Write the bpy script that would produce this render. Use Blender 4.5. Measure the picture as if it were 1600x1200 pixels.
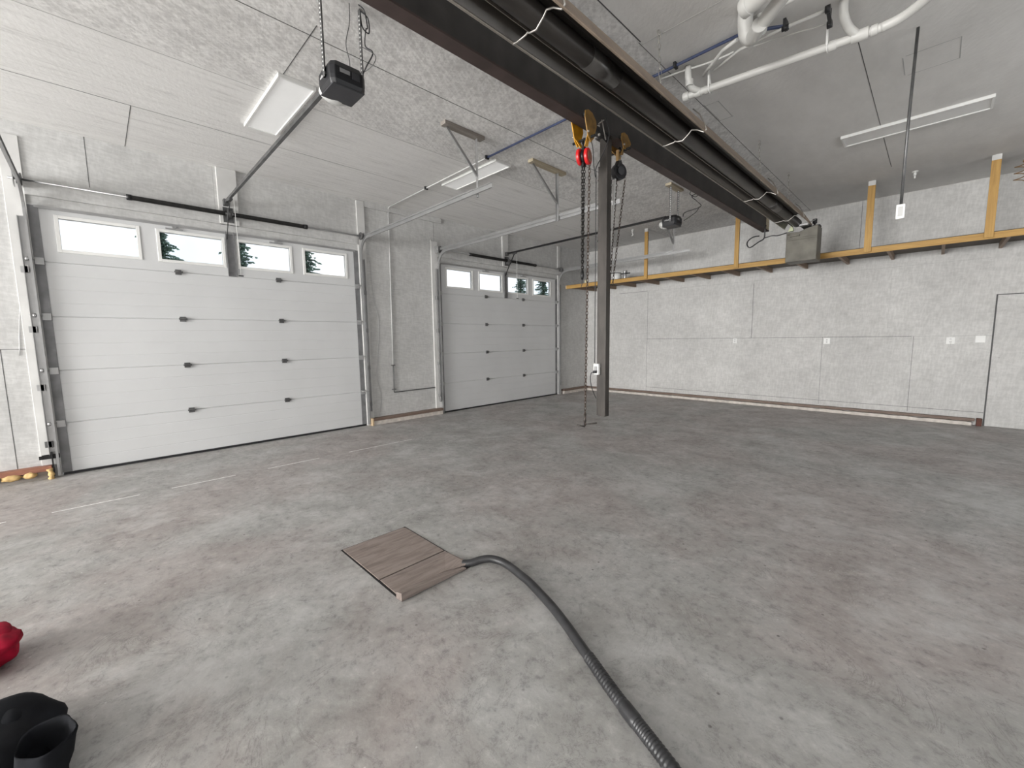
import bpy, bmesh, math, random
from mathutils import Vector, Matrix, noise
random.seed(7)
for o in list(bpy.data.objects): bpy.data.objects.remove(o)
sc = bpy.context.scene
COL = sc.collection
H = 3.89                      # ceiling height
# ------------------------------------------------------------------ camera
cam = bpy.data.cameras.new('camera'); co = bpy.data.objects.new('camera', cam); COL.objects.link(co)
yaw, pit, rol, fpx = -.7911, .1084, -.0145, 651.18
fw = Vector((math.sin(yaw)*math.cos(pit), math.cos(yaw)*math.cos(pit), -math.sin(pit)))
rt = fw.cross(Vector((0, 0, 1))).normalized(); up = rt.cross(fw)
r2 = math.cos(rol)*rt + math.sin(rol)*up; u2 = -math.sin(rol)*rt + math.cos(rol)*up
m = Matrix((r2, u2, -fw)).transposed().to_4x4(); m.translation = Vector((7.0594, -10.0475, 1.5079))
co.matrix_world = m
cam.sensor_width = 36; cam.lens = fpx/1600*36; cam.clip_start = .05; cam.clip_end = 300
sc.camera = co
# ------------------------------------------------------------------ world, lights, exposure
sc.view_settings.view_transform = 'Standard'; sc.view_settings.look = 'None'
sc.view_settings.gamma = 1; sc.view_settings.use_curve_mapping = False
sc.view_settings.exposure = 0.43
w = bpy.data.worlds.new('sky'); sc.world = w; w.use_nodes = True
nt = w.node_tree; nt.nodes.clear()
out = nt.nodes.new('ShaderNodeOutputWorld'); bg = nt.nodes.new('ShaderNodeBackground')
tc = nt.nodes.new('ShaderNodeTexCoord'); nz = nt.nodes.new('ShaderNodeTexNoise'); rp = nt.nodes.new('ShaderNodeValToRGB')
nz.inputs['Scale'].default_value = 3.2; nz.inputs['Detail'].default_value = 5
rp.color_ramp.elements[0].position = .40; rp.color_ramp.elements[0].color = (.74, .85, .96, 1)
rp.color_ramp.elements[1].position = .58; rp.color_ramp.elements[1].color = (.96, .97, 1, 1)
nt.links.new(tc.outputs['Generated'], nz.inputs['Vector']); nt.links.new(nz.outputs['Fac'], rp.inputs['Fac'])
nt.links.new(rp.outputs['Color'], bg.inputs['Color']); bg.inputs['Strength'].default_value = 1.0
nt.links.new(bg.outputs[0], out.inputs[0])
def area(name, loc, rot, sx, sy, power, col=(1, 1, 1)):
    l = bpy.data.lights.new(name, 'AREA'); l.shape = 'RECTANGLE'; l.size = sx; l.size_y = sy; l.energy = power; l.color = col
    o = bpy.data.objects.new(name, l); o.location = loc; o.rotation_euler = rot; COL.objects.link(o); return o
# daylight from unseen openings behind the camera, plus fill added on the right wall
area('daylight_left_doorway', (-.1, -16.5, 1.55), (0, -math.radians(105), 0), 3.0, 3.5, 50, (1, .995, .98))
area('daylight_front_unseen', (3.6, -21.9, 1.75), (math.radians(118), 0, 0), 5.6, 3.3, 1950, (1, .99, .975))  # source not seen; set far back and tilted up to even the light
area('fill_right_rear', (10.55, -16.2, 1.9), (0, math.radians(112), 0), 2.6, 6.0, 90, (1, .99, .975))  # added fill to brighten the left wall and doors; no window known there
area('fill_right', (10.7, -5.2, 2.0), (0, math.radians(112), 0), 1.6, 5.0, 20, (1, .995, .985))  # added fill for the far door, floor and ceiling; the window is invented

# ------------------------------------------------------------------ materials
MATS = {}
def base(name, rough=.6, metal=0.0, color=(.8, .8, .8), spec=None):
    mt = bpy.data.materials.new(name); mt.use_nodes = True; n = mt.node_tree.nodes; b = n['Principled BSDF']
    b.inputs['Roughness'].default_value = rough; b.inputs['Metallic'].default_value = metal
    b.inputs['Base Color'].default_value = (*color, 1)
    if spec is not None: b.inputs['Specular IOR Level'].default_value = spec
    MATS[name] = mt; return mt, mt.node_tree, b
def coords(t, scale=(1, 1, 1), rot=(0, 0, 0), src='Object'):
    tc = t.nodes.new('ShaderNodeTexCoord'); mp = t.nodes.new('ShaderNodeMapping')
    mp.inputs['Scale'].default_value = scale
    v = tc.outputs[src]
    if any(rot):
        m0 = t.nodes.new('ShaderNodeMapping'); m0.inputs['Rotation'].default_value = rot; t.links.new(v, m0.inputs['Vector']); v = m0.outputs['Vector']
    t.links.new(v, mp.inputs['Vector']); return mp.outputs['Vector']
def nze(t, vec, scale, detail=4, rough=.5, dist=0):
    n = t.nodes.new('ShaderNodeTexNoise'); n.inputs['Scale'].default_value = scale; n.inputs['Detail'].default_value = detail
    n.inputs['Roughness'].default_value = rough; n.inputs['Distortion'].default_value = dist
    t.links.new(vec, n.inputs['Vector']); return n.outputs['Fac']
def ramp(t, fac, stops):
    r = t.nodes.new('ShaderNodeValToRGB'); e = r.color_ramp.elements
    while len(e) < len(stops): e.new(.5)
    for k, (p, c) in enumerate(stops):
        e[k].position = p; e[k].color = (c[0], c[1], c[2], 1) if hasattr(c, '__len__') else (c, c, c, 1)
    t.links.new(fac, r.inputs['Fac']); return r.outputs['Color']
def mix(t, fac, a, b, mode='MIX'):
    x = t.nodes.new('ShaderNodeMix'); x.data_type = 'RGBA'; x.blend_type = mode
    for k, v in ((0, fac), (6, a), (7, b)):
        if isinstance(v, (int, float)): x.inputs[k].default_value = v
        elif isinstance(v, tuple): x.inputs[k].default_value = (*v, 1)
        else: t.links.new(v, x.inputs[k])
    return x.outputs[2]
def bump(t, b, h, strength=.3, dist=.01):
    n = t.nodes.new('ShaderNodeBump'); n.inputs['Strength'].default_value = strength; n.inputs['Distance'].default_value = dist
    t.links.new(h, n.inputs['Height']); t.links.new(n.outputs[0], b.inputs['Normal'])
def simple(name, c, rough=.55, metal=0.0, var=.12, scale=6, stretch=(1, 1, 1), bmp=0.0, spec=None):
    mt, t, b = base(name, rough, metal, c, spec)
    f = nze(t, coords(t, stretch), scale, 4)
    lo = tuple(max(0, x*(1-var*1.6)) for x in c); hi = tuple(min(1, x*(1+var)) for x in c)
    t.links.new(ramp(t, f, [(.3, lo), (.7, hi)]), b.inputs['Base Color'])
    if bmp: bump(t, b, f, bmp, .004)
    return mt
def strands(t, rots, scale, plane):
    """criss-cross wood flakes: stretched noise in several directions"""
    res = None
    for k, a in enumerate(rots):
        st = {'xy': (1, .22, 1), 'yz': (1, .22, 1), 'xz': (.22, 1, 1)}[plane]
        rot = {'xy': (0, 0, a), 'yz': (a, 0, 0), 'xz': (0, a, 0)}[plane]
        f = nze(t, coords(t, st, rot), scale*(1+.17*k), 3, .6)
        f = ramp(t, f, [(.44, 0), (.60, 1)])
        res = f if res is None else mix(t, .5, res, f)
    return res
def board_wall(name, plane, c=(.56, .555, .54), dirt=.16):
    mt, t, b = base(name, .72)
    big = nze(t, coords(t), .9, 6, .62); mid = nze(t, coords(t, (1, 1, 1)), 4.5, 5, .6)
    st = strands(t, (.12, -.25, 1.5) if plane == 'xz' else (1.45, 1.75, .1), 26, plane)
    rgb = tuple(c)
    c0 = ramp(t, big, [(.3, tuple(x*(1-dirt) for x in rgb)), (.66, tuple(x*(1+.05) for x in rgb))])
    c1 = mix(t, .30, c0, ramp(t, mid, [(.33, tuple(x*.80 for x in rgb)), (.62, tuple(x*1.08 for x in rgb))]))
    c2 = mix(t, 1.0, c1, ramp(t, st, [(0, .84), (.8, 1.0)]), 'MULTIPLY')
    # small dark nicks and roller skips running with the panel
    streak = nze(t, coords(t, {'yz': (1, .5, 3), 'xz': (.5, 1, 3), 'xy': (3, .35, 1)}[plane]), 14, 6, .7)
    c3 = mix(t, 1.0, c2, ramp(t, streak, [(.27, .70), (.38, 1.0)]), 'MULTIPLY')
    # sparse dark smudges
    sm = nze(t, coords(t, {'yz': (1, 1, 2), 'xz': (1, 1, 2), 'xy': (1, 1, 1)}[plane]), 2.1, 7, .72)
    c4 = mix(t, 1.0, c3, ramp(t, sm, [(.60, 1.0), (.74, .84)]), 'MULTIPLY')
    t.links.new(c4, b.inputs['Base Color']); bump(t, b, st, .22, .003)
    return mt
W_L = board_wall('painted board left', 'yz', (.60, .597, .585))
W_B = board_wall('painted board back', 'xz', (.64, .632, .615), .2)
SEAM, t_, b_ = base('dark joint', .8, 0, (.10, .10, .10))
LSEAM, t_, b_ = base('light joint', .8, 0, (.40, .40, .39))
# ceiling: three bands of sheets painted and worn differently
CEIL, t, b = base('painted ceiling boards', .75)
pos = coords(t); sep = t.nodes.new('ShaderNodeSeparateXYZ'); t.links.new(pos, sep.inputs[0])
stx = strands(t, (.25, 1.0, 1.8, 2.6), 22, 'xy'); fine = strands(t, (.6, 1.9), 48, 'xy')
blot = nze(t, coords(t), 1.3, 7, .7)
osb = mix(t, .45, ramp(t, stx, [(.15, (.60, .59, .575)), (.65, (.86, .85, .835))]), ramp(t, fine, [(.1, (.60, .59, .575)), (.9, (.86, .85, .835))]))
osb = mix(t, 1.0, osb, ramp(t, blot, [(.32, .84), (.6, 1.04)]), 'MULTIPLY')
grain = nze(t, coords(t, (7, .55, 1)), 3.2, 7, .66); ply = ramp(t, grain, [(.30, (.58, .57, .555)), (.42, (.74, .73, .715)), (.6, (.79, .78, .765))])
cracks = nze(t, coords(t, (26, 1.2, 1)), 1.3, 6, .7); ply = mix(t, 1.0, ply, ramp(t, cracks, [(.30, .72), (.38, 1)]), 'MULTIPLY')
soft = ramp(t, nze(t, coords(t, (2, .8, 1)), 3, 6, .6), [(.3, (.66, .65, .63)), (.7, (.74, .73, .71))])
def step(t, out, a, c):
    r = t.nodes.new('ShaderNodeMapRange'); r.inputs['From Min'].default_value = a; r.inputs['From Max'].default_value = c
    t.links.new(out, r.inputs['Value']); return r.outputs['Result']
c = mix(t, step(t, sep.outputs['X'], 2.38, 2.46), ply, osb); c = mix(t, step(t, sep.outputs['X'], 5.18, 5.24), c, soft)
t.links.new(c, b.inputs['Base Color']); bump(t, b, stx, .25, .004)
# concrete floor
FLOOR, t, b = base('worn concrete', .62, 0, (.3, .3, .3), .35)
v = coords(t)
big = nze(t, v, .55, 6, .6, .4); mid = nze(t, v, 2.6, 8, .68, .5); fin = nze(t, v, 15, 9, .72)
gr = ramp(t, mid, [(.28, (.29, .285, .27)), (.48, (.37, .365, .35)), (.62, (.43, .427, .415)), (.76, (.50, .50, .49))])
pk = ramp(t, mid, [(.3, (.295, .262, .248)), (.5, (.375, .342, .326)), (.7, (.44, .413, .396))])
c = mix(t, ramp(t, big, [(.43, 0), (.58, .85)]), gr, pk)
c = mix(t, 1.0, c, ramp(t, fin, [(.3, .58), (.46, .98), (.55, 1.03), (.70, 1.30)]), 'MULTIPLY')
trow = nze(t, coords(t, (1, 2.6, 1), (0, 0, .5)), 9, 7, .7)
c = mix(t, 1.0, c, ramp(t, trow, [(.30, .68), (.41, 1.0), (.62, 1.0), (.74, 1.22)]), 'MULTIPLY')
vor = t.nodes.new('ShaderNodeTexVoronoi'); vor.voronoi_dimensions = '2D'; vor.inputs['Scale'].default_value = 3.2; t.links.new(v, vor.inputs['Vector'])
spk = ramp(t, nze(t, v, 1.9, 3), [(.50, 0), (.58, 1)])
c = mix(t, mix(t, 1.0, ramp(t, vor.outputs['Distance'], [(.014, .8), (.028, 0)]), spk, 'MULTIPLY'), c, (.085, .075, .07))
grit = nze(t, v, 46, 4, .8)
c = mix(t, 1.0, c, ramp(t, grit, [(.28, .62), (.38, 1.0)]), 'MULTIPLY')
vor2 = t.nodes.new('ShaderNodeTexVoronoi'); vor2.voronoi_dimensions = '2D'; vor2.inputs['Scale'].default_value = 5.3; t.links.new(v, vor2.inputs['Vector'])
sel = ramp(t, nze(t, v, .8, 2), [(.5, 0), (.6, 1)])
c = mix(t, mix(t, 1.0, ramp(t, vor2.outputs['Distance'], [(.016, .9), (.026, 0)]), sel, 'MULTIPLY'), c, (.62, .62, .60))
cr = nze(t, coords(t, (1, 1, 1)), 1.7, 9, .7, 1.2)
c = mix(t, ramp(t, cr, [(.492, 0), (.4985, .6), (.505, 0)]), c, (.15, .135, .13))
wear = nze(t, coords(t, (1, 1, 1), (0, 0, .9)), 1.05, 8, .75, .3)
c = mix(t, ramp(t, wear, [(.53, 0), (.66, .6)]), c, (.56, .56, .55))
t.links.new(c, b.inputs['Base Color']); bump(t, b, fin, .35, .006)
t.links.new(ramp(t, mid, [(.3, .62), (.7, .44)]), b.inputs['Roughness'])

DOORW = simple('white door skin', (.62, .625, .627), .45, 0, .03, 1.2)
TRIMW = simple('white painted board', (.62, .615, .60), .6, 0, .07, 3)
WHITE = simple('white plastic', (.78, .78, .76), .4, 0, .02)
GALV = simple('galvanised steel', (.44, .44, .44), .38, .75, .07, 5)
GALVD = simple('dull galvanised stile', (.23, .23, .235), .5, .5, .15, 7)
DSTEEL = simple('dark hinge steel', (.14, .14, .14), .45, .6, .2, 9)
BLACKM = simple('black metal', (.018, .018, .019), .4, .3, .2, 9)
SPRING = simple('oiled spring steel', (.035, .034, .033), .45, .6, .2, 20)
BEAM = simple('dark brown painted beam', (.042, .038, .036), .5, .1, .25, 5)
BEAMU = simple('red-brown beam primer', (.068, .046, .042), .6, 0, .2, 5)
POSTM = simple('worn brown post steel', (.062, .055, .049), .42, .35, .25, 12, (1, 1, .3))
HOOD = simple('smoked reflector metal', (.115, .105, .095), .38, .75, .2, 3, (1, .1, 1))
HOODO = simple('tan dusty hood metal', (.30, .235, .18), .5, .3, .15, 4)
HOODL = simple('pale hood edge', (.26, .235, .205), .4, .6, .1, 4)
TUBE = simple('burnt heater tube', (.055, .050, .046), .42, .6, .3, 6, (1, .2, 1))
SLEEVE = simple('bright tube sleeve', (.12, .115, .11), .3, .8, .2, 6)
WIRE = simple('bright wire', (.45, .43, .40), .35, .8, .1)
RUST = simple('grey brown box metal', (.120, .112, .092), .5, .3, .25, 5, bmp=.1)
YEL = simple('yellow trolley paint', (.62, .30, .012), .42, 0, .2, 14)
YELD = simple('dirty yellow trolley paint', (.30, .16, .03), .5, 0, .3, 14)
RED = simple('red hoist paint', (.62, .018, .02), .35, 0, .12, 8)
BRASS = simple('brass coloured steel', (.55, .36, .17), .35, .8, .15)
CHAIN = simple('black chain steel', (.025, .022, .020), .4, .6, .3, 30)
CHAINR = simple('brown chain steel', (.10, .07, .055), .45, .6, .3, 30)
PVC = simple('white drain plastic', (.60, .595, .57), .42, 0, .05, 3)
BLUE = simple('blue water pipe', (.050, .066, .135), .45, 0, .1)
BLUEW = simple('painted over pipe', (.60, .60, .59), .5, 0, .08)
BLACKP = simple('black plastic', (.016, .016, .018), .4, 0, .15, 8)
BLACKP2 = simple('dark grey plastic', (.045, .045, .05), .5, 0, .12, 8)
GREYL = simple('grey sticker', (.28, .28, .28), .5, 0, .05); SOCKET = simple('socket face', (.5, .5, .49), .5, 0, .03)
LENS = simple('cloudy lamp lens', (.66, .66, .64), .3, 0, .05, 30, bmp=.2)
DIFF = simple('fixture diffuser', (.80, .80, .79), .4, 0, .02)
RUBBER = simple('black hose rubber', (.030, .030, .032), .42, 0, .25, 14, bmp=.1)
CLOTH = simple('black cloth', (.010, .011, .014), .9, 0, .3, 10, bmp=.2, spec=.2)
REDC = simple('crimson cloth', (.36, .006, .03), .85, 0, .3, 8, bmp=.2, spec=.2)
FOAM = simple('yellow spray foam', (.62, .42, .18), .7, 0, .2, 14, bmp=.4)
FOAMW = simple('pale sill foam', (.62, .57, .52), .75, 0, .14, 11, bmp=.4)
def wood(name, c1, c2, stretch, scale=5, knots=True, rough=.6):
    mt, t, b = base(name, rough)
    g = nze(t, coords(t, stretch), scale, 7, .65, .6)
    c = ramp(t, g, [(.3, c2), (.6, c1)])
    if knots:
        vv = t.nodes.new('ShaderNodeTexVoronoi'); vv.inputs['Scale'].default_value = 3.1
        t.links.new(coords(t), vv.inputs['Vector'])
        c = mix(t, ramp(t, vv.outputs['Distance'], [(.03, .85), (.075, 0)]), c, tuple(x*.25 for x in c2))
    t.links.new(c, b.inputs['Base Color']); bump(t, b, g, .15, .003); return mt
LUMX = wood('yellow lumber along x', (.50, .30, .085), (.35, .19, .05), (.35, 7, 7))
LUMZ = wood('yellow lumber upright', (.50, .30, .085), (.35, .19, .05), (7, 7, .35))
JOIST = wood('grey brown joist', (.30, .215, .155), (.20, .14, .10), (5, .5, 5), knots=False)
SILL = wood('brown sill wood', (.20, .145, .115), (.13, .085, .065), (.6, .6, 6), knots=False)
SILLR = wood('red brown sill wood', (.30, .13, .08), (.20, .075, .05), (1, .6, 6), knots=False)
PALE = wood('pale cut wood', (.62, .47, .30), (.50, .36, .22), (4, 4, 1), knots=False)
PADW = wood('greyed pad wood', (.30, .27, .24), (.20, .175, .155), (4, .5, 4), knots=False)
TANW = wood('tan pad wood', (.46, .40, .29), (.34, .28, .19), (4, .5, 4), knots=False)
PLANK = wood('dirty floor plank', (.285, .235, .21), (.165, .13, .115), (4.5, .7, 4), 6, True, .75)
BARK = simple('spruce bark', (.10, .075, .055), .9, 0, .2, 5)
NEEDLE = simple('spruce needles', (.17, .25, .20), .8, 0, .4, 2)
GRAVEL = simple('gravel yard', (.35, .34, .31), .9, 0, .2, 3)
GLASS, t, b = base('clear glass', .03, 0, (.98, .99, 1)); b.inputs['Transmission Weight'].default_value = 1; b.inputs['IOR'].default_value = 1.02
INK = simple('white lettering', (.55, .55, .55), .5)
MARK = simple('white floor line', (.85, .85, .83), .6, 0, .15, 20)
PIT = simple('dark gap', (.012, .010, .010), .9)

# ------------------------------------------------------------------ mesh helpers
def BM(): return bmesh.new()
def box(bm, x0, x1, y0, y1, z0, z1, mi=0):
    vs = [bm.verts.new(p) for p in ((x0, y0, z0), (x1, y0, z0), (x1, y1, z0), (x0, y1, z0), (x0, y0, z1), (x1, y0, z1), (x1, y1, z1), (x0, y1, z1))]
    for f in ((0, 3, 2, 1), (4, 5, 6, 7), (0, 1, 5, 4), (1, 2, 6, 5), (2, 3, 7, 6), (3, 0, 4, 7)):
        fa = bm.faces.new([vs[i] for i in f]); fa.material_index = mi
    return vs
def frame(d):
    d = d.normalized(); a = Vector((0, 0, 1)) if abs(d.z) < .9 else Vector((1, 0, 0))
    u = d.cross(a).normalized(); return u, d.cross(u).normalized()
def tube(bm, pts, r, n=10, caps=True, mi=0, rfun=None, smooth=True):
    pts = [Vector(p) for p in pts]; rings = []
    prev = None
    for i, p in enumerate(pts):
        d = (pts[min(i+1, len(pts)-1)]-pts[max(i-1, 0)])
        if d.length < 1e-9: d = Vector((0, 0, 1))
        d.normalize()
        if prev is None: u, v = frame(d)
        else:
            u = (prev - d*prev.dot(d))
            u = u.normalized() if u.length > 1e-6 else frame(d)[0]
            v = d.cross(u)
        prev = u
        rr = rfun(i) if rfun else r
        k = 1.0
        if 0 < i < len(pts)-1:
            c = (pts[i]-pts[i-1]).normalized().dot((pts[i+1]-pts[i]).normalized()); k = 1/max(.5, math.sqrt(max(0, (1+c)/2)))
        rings.append([bm.verts.new(p+(u*math.cos(2*math.pi*j/n)+v*math.sin(2*math.pi*j/n))*rr*(k if k < 1.3 else 1.3)) for j in range(n)])
    for a, b_ in zip(rings, rings[1:]):
        for j in range(n):
            f = bm.faces.new((a[j], a[(j+1) % n], b_[(j+1) % n], b_[j])); f.smooth = smooth; f.material_index = mi
    if caps:
        for rg, rev in ((rings[0], True), (rings[-1], False)):
            f = bm.faces.new(rg[::-1] if rev else rg); f.material_index = mi
    return rings
def smoothpath(pts, n=8):
    P = [Vector(p) for p in pts]; out = []
    for i in range(len(P)-1):
        p0 = P[max(i-1, 0)]; p1 = P[i]; p2 = P[i+1]; p3 = P[min(i+2, len(P)-1)]
        for k in range(n):
            s = k/n
            out.append(.5*((2*p1)+(-p0+p2)*s+(2*p0-5*p1+4*p2-p3)*s*s+(-p0+3*p1-3*p2+p3)*s**3))
    out.append(P[-1]); return out
def bar(bm, a, b_, w, h, upv=(0, 0, 1), mi=0):
    a, b_ = Vector(a), Vector(b_); d = (b_-a).normalized(); u = Vector(upv); s = d.cross(u).normalized(); u = s.cross(d).normalized()
    vs = []
    for p in (a, b_):
        for i, j in ((-1, -1), (1, -1), (1, 1), (-1, 1)): vs.append(bm.verts.new(p+s*(i*w/2)+u*(j*h/2)))
    for f in ((0, 1, 2, 3), (7, 6, 5, 4), (0, 4, 5, 1), (1, 5, 6, 2), (2, 6, 7, 3), (3, 7, 4, 0)):
        bm.faces.new([vs[i] for i in f]).material_index = mi
def prism(bm, pts2, axis, a, b_, mi=0, smooth=False):
    def P(q, t): return {'x': (t, q[0], q[1]), 'y': (q[0], t, q[1]), 'z': (q[0], q[1], t)}[axis]
    A = [bm.verts.new(P(q, a)) for q in pts2]; B = [bm.verts.new(P(q, b_)) for q in pts2]; n = len(pts2)
    for i in range(n):
        f = bm.faces.new((A[i], A[(i+1) % n], B[(i+1) % n], B[i])); f.material_index = mi; f.smooth = smooth
    bm.faces.new(A[::-1]).material_index = mi; bm.faces.new(B).material_index = mi
def sheet(bm, pts2, axis, a, b_, th, mi=0):
    """thin open profile with thickness, extruded along an axis"""
    P = [Vector((q[0], q[1])) for q in pts2]; off = []
    for i, p in enumerate(P):
        d = (P[min(i+1, len(P)-1)]-P[max(i-1, 0)]).normalized(); off.append(p+Vector((-d.y, d.x))*th)
    prism(bm, [tuple(p) for p in P]+[tuple(p) for p in off[::-1]], axis, a, b_, mi)
def torus_link(bm, c, ax, L, W, r, spin, n=12, k=5):
    """one oval chain link, long axis ax"""
    ax = Vector(ax).normalized(); u, v = frame(ax); s = u*math.cos(spin)+v*math.sin(spin)
    pts = []
    for i in range(n):
        a = 2*math.pi*i/n
        pts.append(Vector(c)+ax*(math.sin(a)*L/2)+s*(math.cos(a)*W/2))
    rings = []
    nn = ax.cross(s)
    for i, p in enumerate(pts):
        o_ = (p-Vector(c)).normalized()
        rings.append([bm.verts.new(p+(o_*math.cos(2*math.pi*j/k)+nn*math.sin(2*math.pi*j/k))*r) for j in range(k)])
    for i in range(n):
        A, B = rings[i], rings[(i+1) % n]
        for j in range(k):
            f = bm.faces.new((A[j], A[(j+1) % k], B[(j+1) % k], B[j])); f.smooth = True
def chain(bm, a, b_, pitch=.028, W=.020, r=.0032, n=10, k=4):
    a, b_ = Vector(a), Vector(b_); d = b_-a; N = max(1, int(d.length/pitch))
    for i in range(N+1):
        torus_link(bm, a+d*(i/N), d, pitch*1.35, W, r, (math.pi/2)*(i % 2)+.6, n, k)
def blob(bm, c, r, seed=0, amp=.25, fr=2.0, sub=3, mi=0, squash=None):
    g = bmesh.ops.create_icosphere(bm, subdivisions=sub, radius=1.0)
    for v in g['verts']:
        d = v.co.copy(); k = 1+amp*noise.noise(d*fr+Vector((seed*3.1, seed*1.7, seed)))
        v.co = Vector((c[0]+d.x*r[0]*k, c[1]+d.y*r[1]*k, c[2]+d.z*r[2]*k))
        if squash is not None: v.co.z = max(v.co.z, squash)
        for f in v.link_faces: f.smooth = True; f.material_index = mi
def cyl(bm, c, ax, r, L, n=20, mi=0): 
    ax = Vector(ax).normalized(); tube(bm, [Vector(c)-ax*L/2, Vector(c)+ax*L/2], r, n, True, mi)

def obj(name, bm, mats, parent=None, loc=None, bevel=0, **tags):
    bmesh.ops.recalc_face_normals(bm, faces=bm.faces)
    me = bpy.data.meshes.new(name); bm.to_mesh(me); bm.free()
    for q in (mats if isinstance(mats, (list, tuple)) else [mats]): me.materials.append(q)
    o = bpy.data.objects.new(name, me); COL.objects.link(o)
    if parent is not None:
        o.parent = parent
        root = parent
        while root.parent: root = root.parent
        # meshes are written in world coordinates; shift into the root's frame
        if root.type == 'EMPTY': me.transform(Matrix.Translation(-root.location))
    elif loc is not None:
        me.transform(Matrix.Translation(-Vector(loc))); o.location = loc
    if bevel:
        md = o.modifiers.new('bevel', 'BEVEL'); md.width = bevel; md.segments = 2; md.limit_method = 'ANGLE'
    for k, v in tags.items(): o[k] = v
    return o
def thing(name, label, cat, loc, group=None, kind=None):
    o = bpy.data.objects.new(name, None); COL.objects.link(o); o.location = loc; o.empty_display_size = .1
    if label: o['label'] = label
    if cat: o['category'] = cat
    if group: o['group'] = group
    if kind: o['kind'] = kind
    return o
def dup(root, loc, label=None):
    r = root.copy(); COL.objects.link(r); r.location = loc
    if label: r['label'] = label
    for ch in list(root.children):
        c_ = ch.copy(); COL.objects.link(c_); c_.parent = r
        for g in ch.children:
            d = g.copy(); COL.objects.link(d); d.parent = c_
    return r

# ================================================================== SETTING
XR, YF = 10.6, -22.0
D1 = (-10.46, -6.74); D2 = (-5.11, -1.36); DH = 3.05
# ---- floor with hatch pit rim and joint line
bm = BM(); box(bm, -.2, XR+.2, YF-.2, .2, -.2, 0)
for a, c_ in ((-11.35, -10.735), (-10.47, -9.87), (-9.62, -9.05), (-8.72, -8.12), (-7.73, -6.75)):
    box(bm, 1.523, 1.537, a, c_, 0, .0012, 1)
obj('floor', bm, [FLOOR, MARK], kind='structure')
# ---- left wall with openings for both garage doors and the open doorway beyond the camera
bm = BM()
def wl(y0, y1, z0, z1): box(bm, -.16, 0, y0, y1, z0, z1)
wl(D1[1], D2[0], 0, H); wl(D2[1], 0, 0, H); wl(-14.7, D1[0], 0, H); wl(YF, -18.3, 0, H)
wl(D1[0], D1[1], DH, H); wl(D2[0], D2[1], DH, H); wl(-18.3, -14.7, 3.1, H)
def sl(y0, y1, z0, z1, w_=.006, mi=1):
    if abs(z1-z0) < 1e-6: box(bm, -.001, .0015, y0, y1, z0-w_/2, z0+w_/2, mi)
    else: box(bm, -.001, .0015, y0-w_/2, y0+w_/2, z0, z1, mi)
sl(-9.95, -9.95, 3.33, H); sl(-8.735, -8.735, 3.3, H, .005, 2)
sl(-10.79, -10.79, .14, 1.47, .006); sl(-11.9, -10.6, 1.47, 1.47, .006); sl(-10.6, -10.6, 0.14, 1.47, .004, 2)
sl(-3.55, -3.55, 3.3, H, .005, 2); sl(-6.1, -5.2, 2.44, 2.44, .004, 2)
sl(-6.6, -5.15, 1.42, 1.42, .003, 2); sl(-6.55, -5.25, .42, .42, .002, 2); sl(-1.30, 0, 1.44, 1.44, .004, 2); sl(-5.17, -5.17, 3.4, H, .005, 1)
obj('wall_left', bm, [W_L, SEAM, LSEAM], kind='structure')
# ---- back wall
DX0, DZ = 7.70, 2.085
bm = BM(); box(bm, -.16, XR+.16, 0, .16, 0, H)
def sb(x0, x1, z0, z1, w_=.007, mi=1):
    if abs(z1-z0) < 1e-6: box(bm, x0, x1, -.0015, .001, z0-w_/2, z0+w_/2, mi)
    else: box(bm, x0-w_/2, x0+w_/2, -.0015, .001, z0, z1, mi)
sb(.0, 1.846, 1.448, 1.448, .004, 2); sb(1.846, 6.77, 1.448, 1.448, .006, 1); sb(6.77, DX0, 1.448, 1.448, .004, 2)
sb(1.855, 1.855, .12, 2.64, .006); sb(4.27, 4.27, 1.448, 2.60, .007); sb(5.52, 5.52, .13, 1.448, .004); sb(6.80, 6.80, .13, 1.448, .005)
sb(1.04, 4.4, 2.655, 2.655, .004, 2); sb(1.04, 1.86, 2.66, 2.66, .006, 1); sb(4.4, 7.6, 2.66, 2.66, .004, 2); sb(5.98, 5.98, 2.9, H, .006)
sb(1.86, 7.69, .212, .212, .006); sb(6.45, 6.45, 1.6, 2.66, .003, 2); sb(2.62, 2.62, .14, .20, .004)
obj('wall_back', bm, [W_B, SEAM, LSEAM], kind='structure')
bm = BM(); box(bm, XR, XR+.16, -2.5, 0, 0, H); box(bm, XR, XR+.16, -13.2, -8, 0, H); box(bm, XR, XR+.16, -8, -2.5, 0, 1.1); box(bm, XR, XR+.16, -8, -2.5, 2.9, H); box(bm, XR, XR+.16, YF-.16, -19.2, 0, H); box(bm, XR, XR+.16, -19.2, -13.2, 0, .6); box(bm, XR, XR+.16, -19.2, -13.2, 3.2, H); obj('wall_right', bm, [W_B], kind='structure')
bm = BM(); box(bm, -.16, .6, YF-.16, YF, 0, H); box(bm, 6.6, XR, YF-.16, YF, 0, H); box(bm, .6, 6.6, YF-.16, YF, 3.5, H)
obj('wall_front', bm, [W_B], kind='structure')
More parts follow.
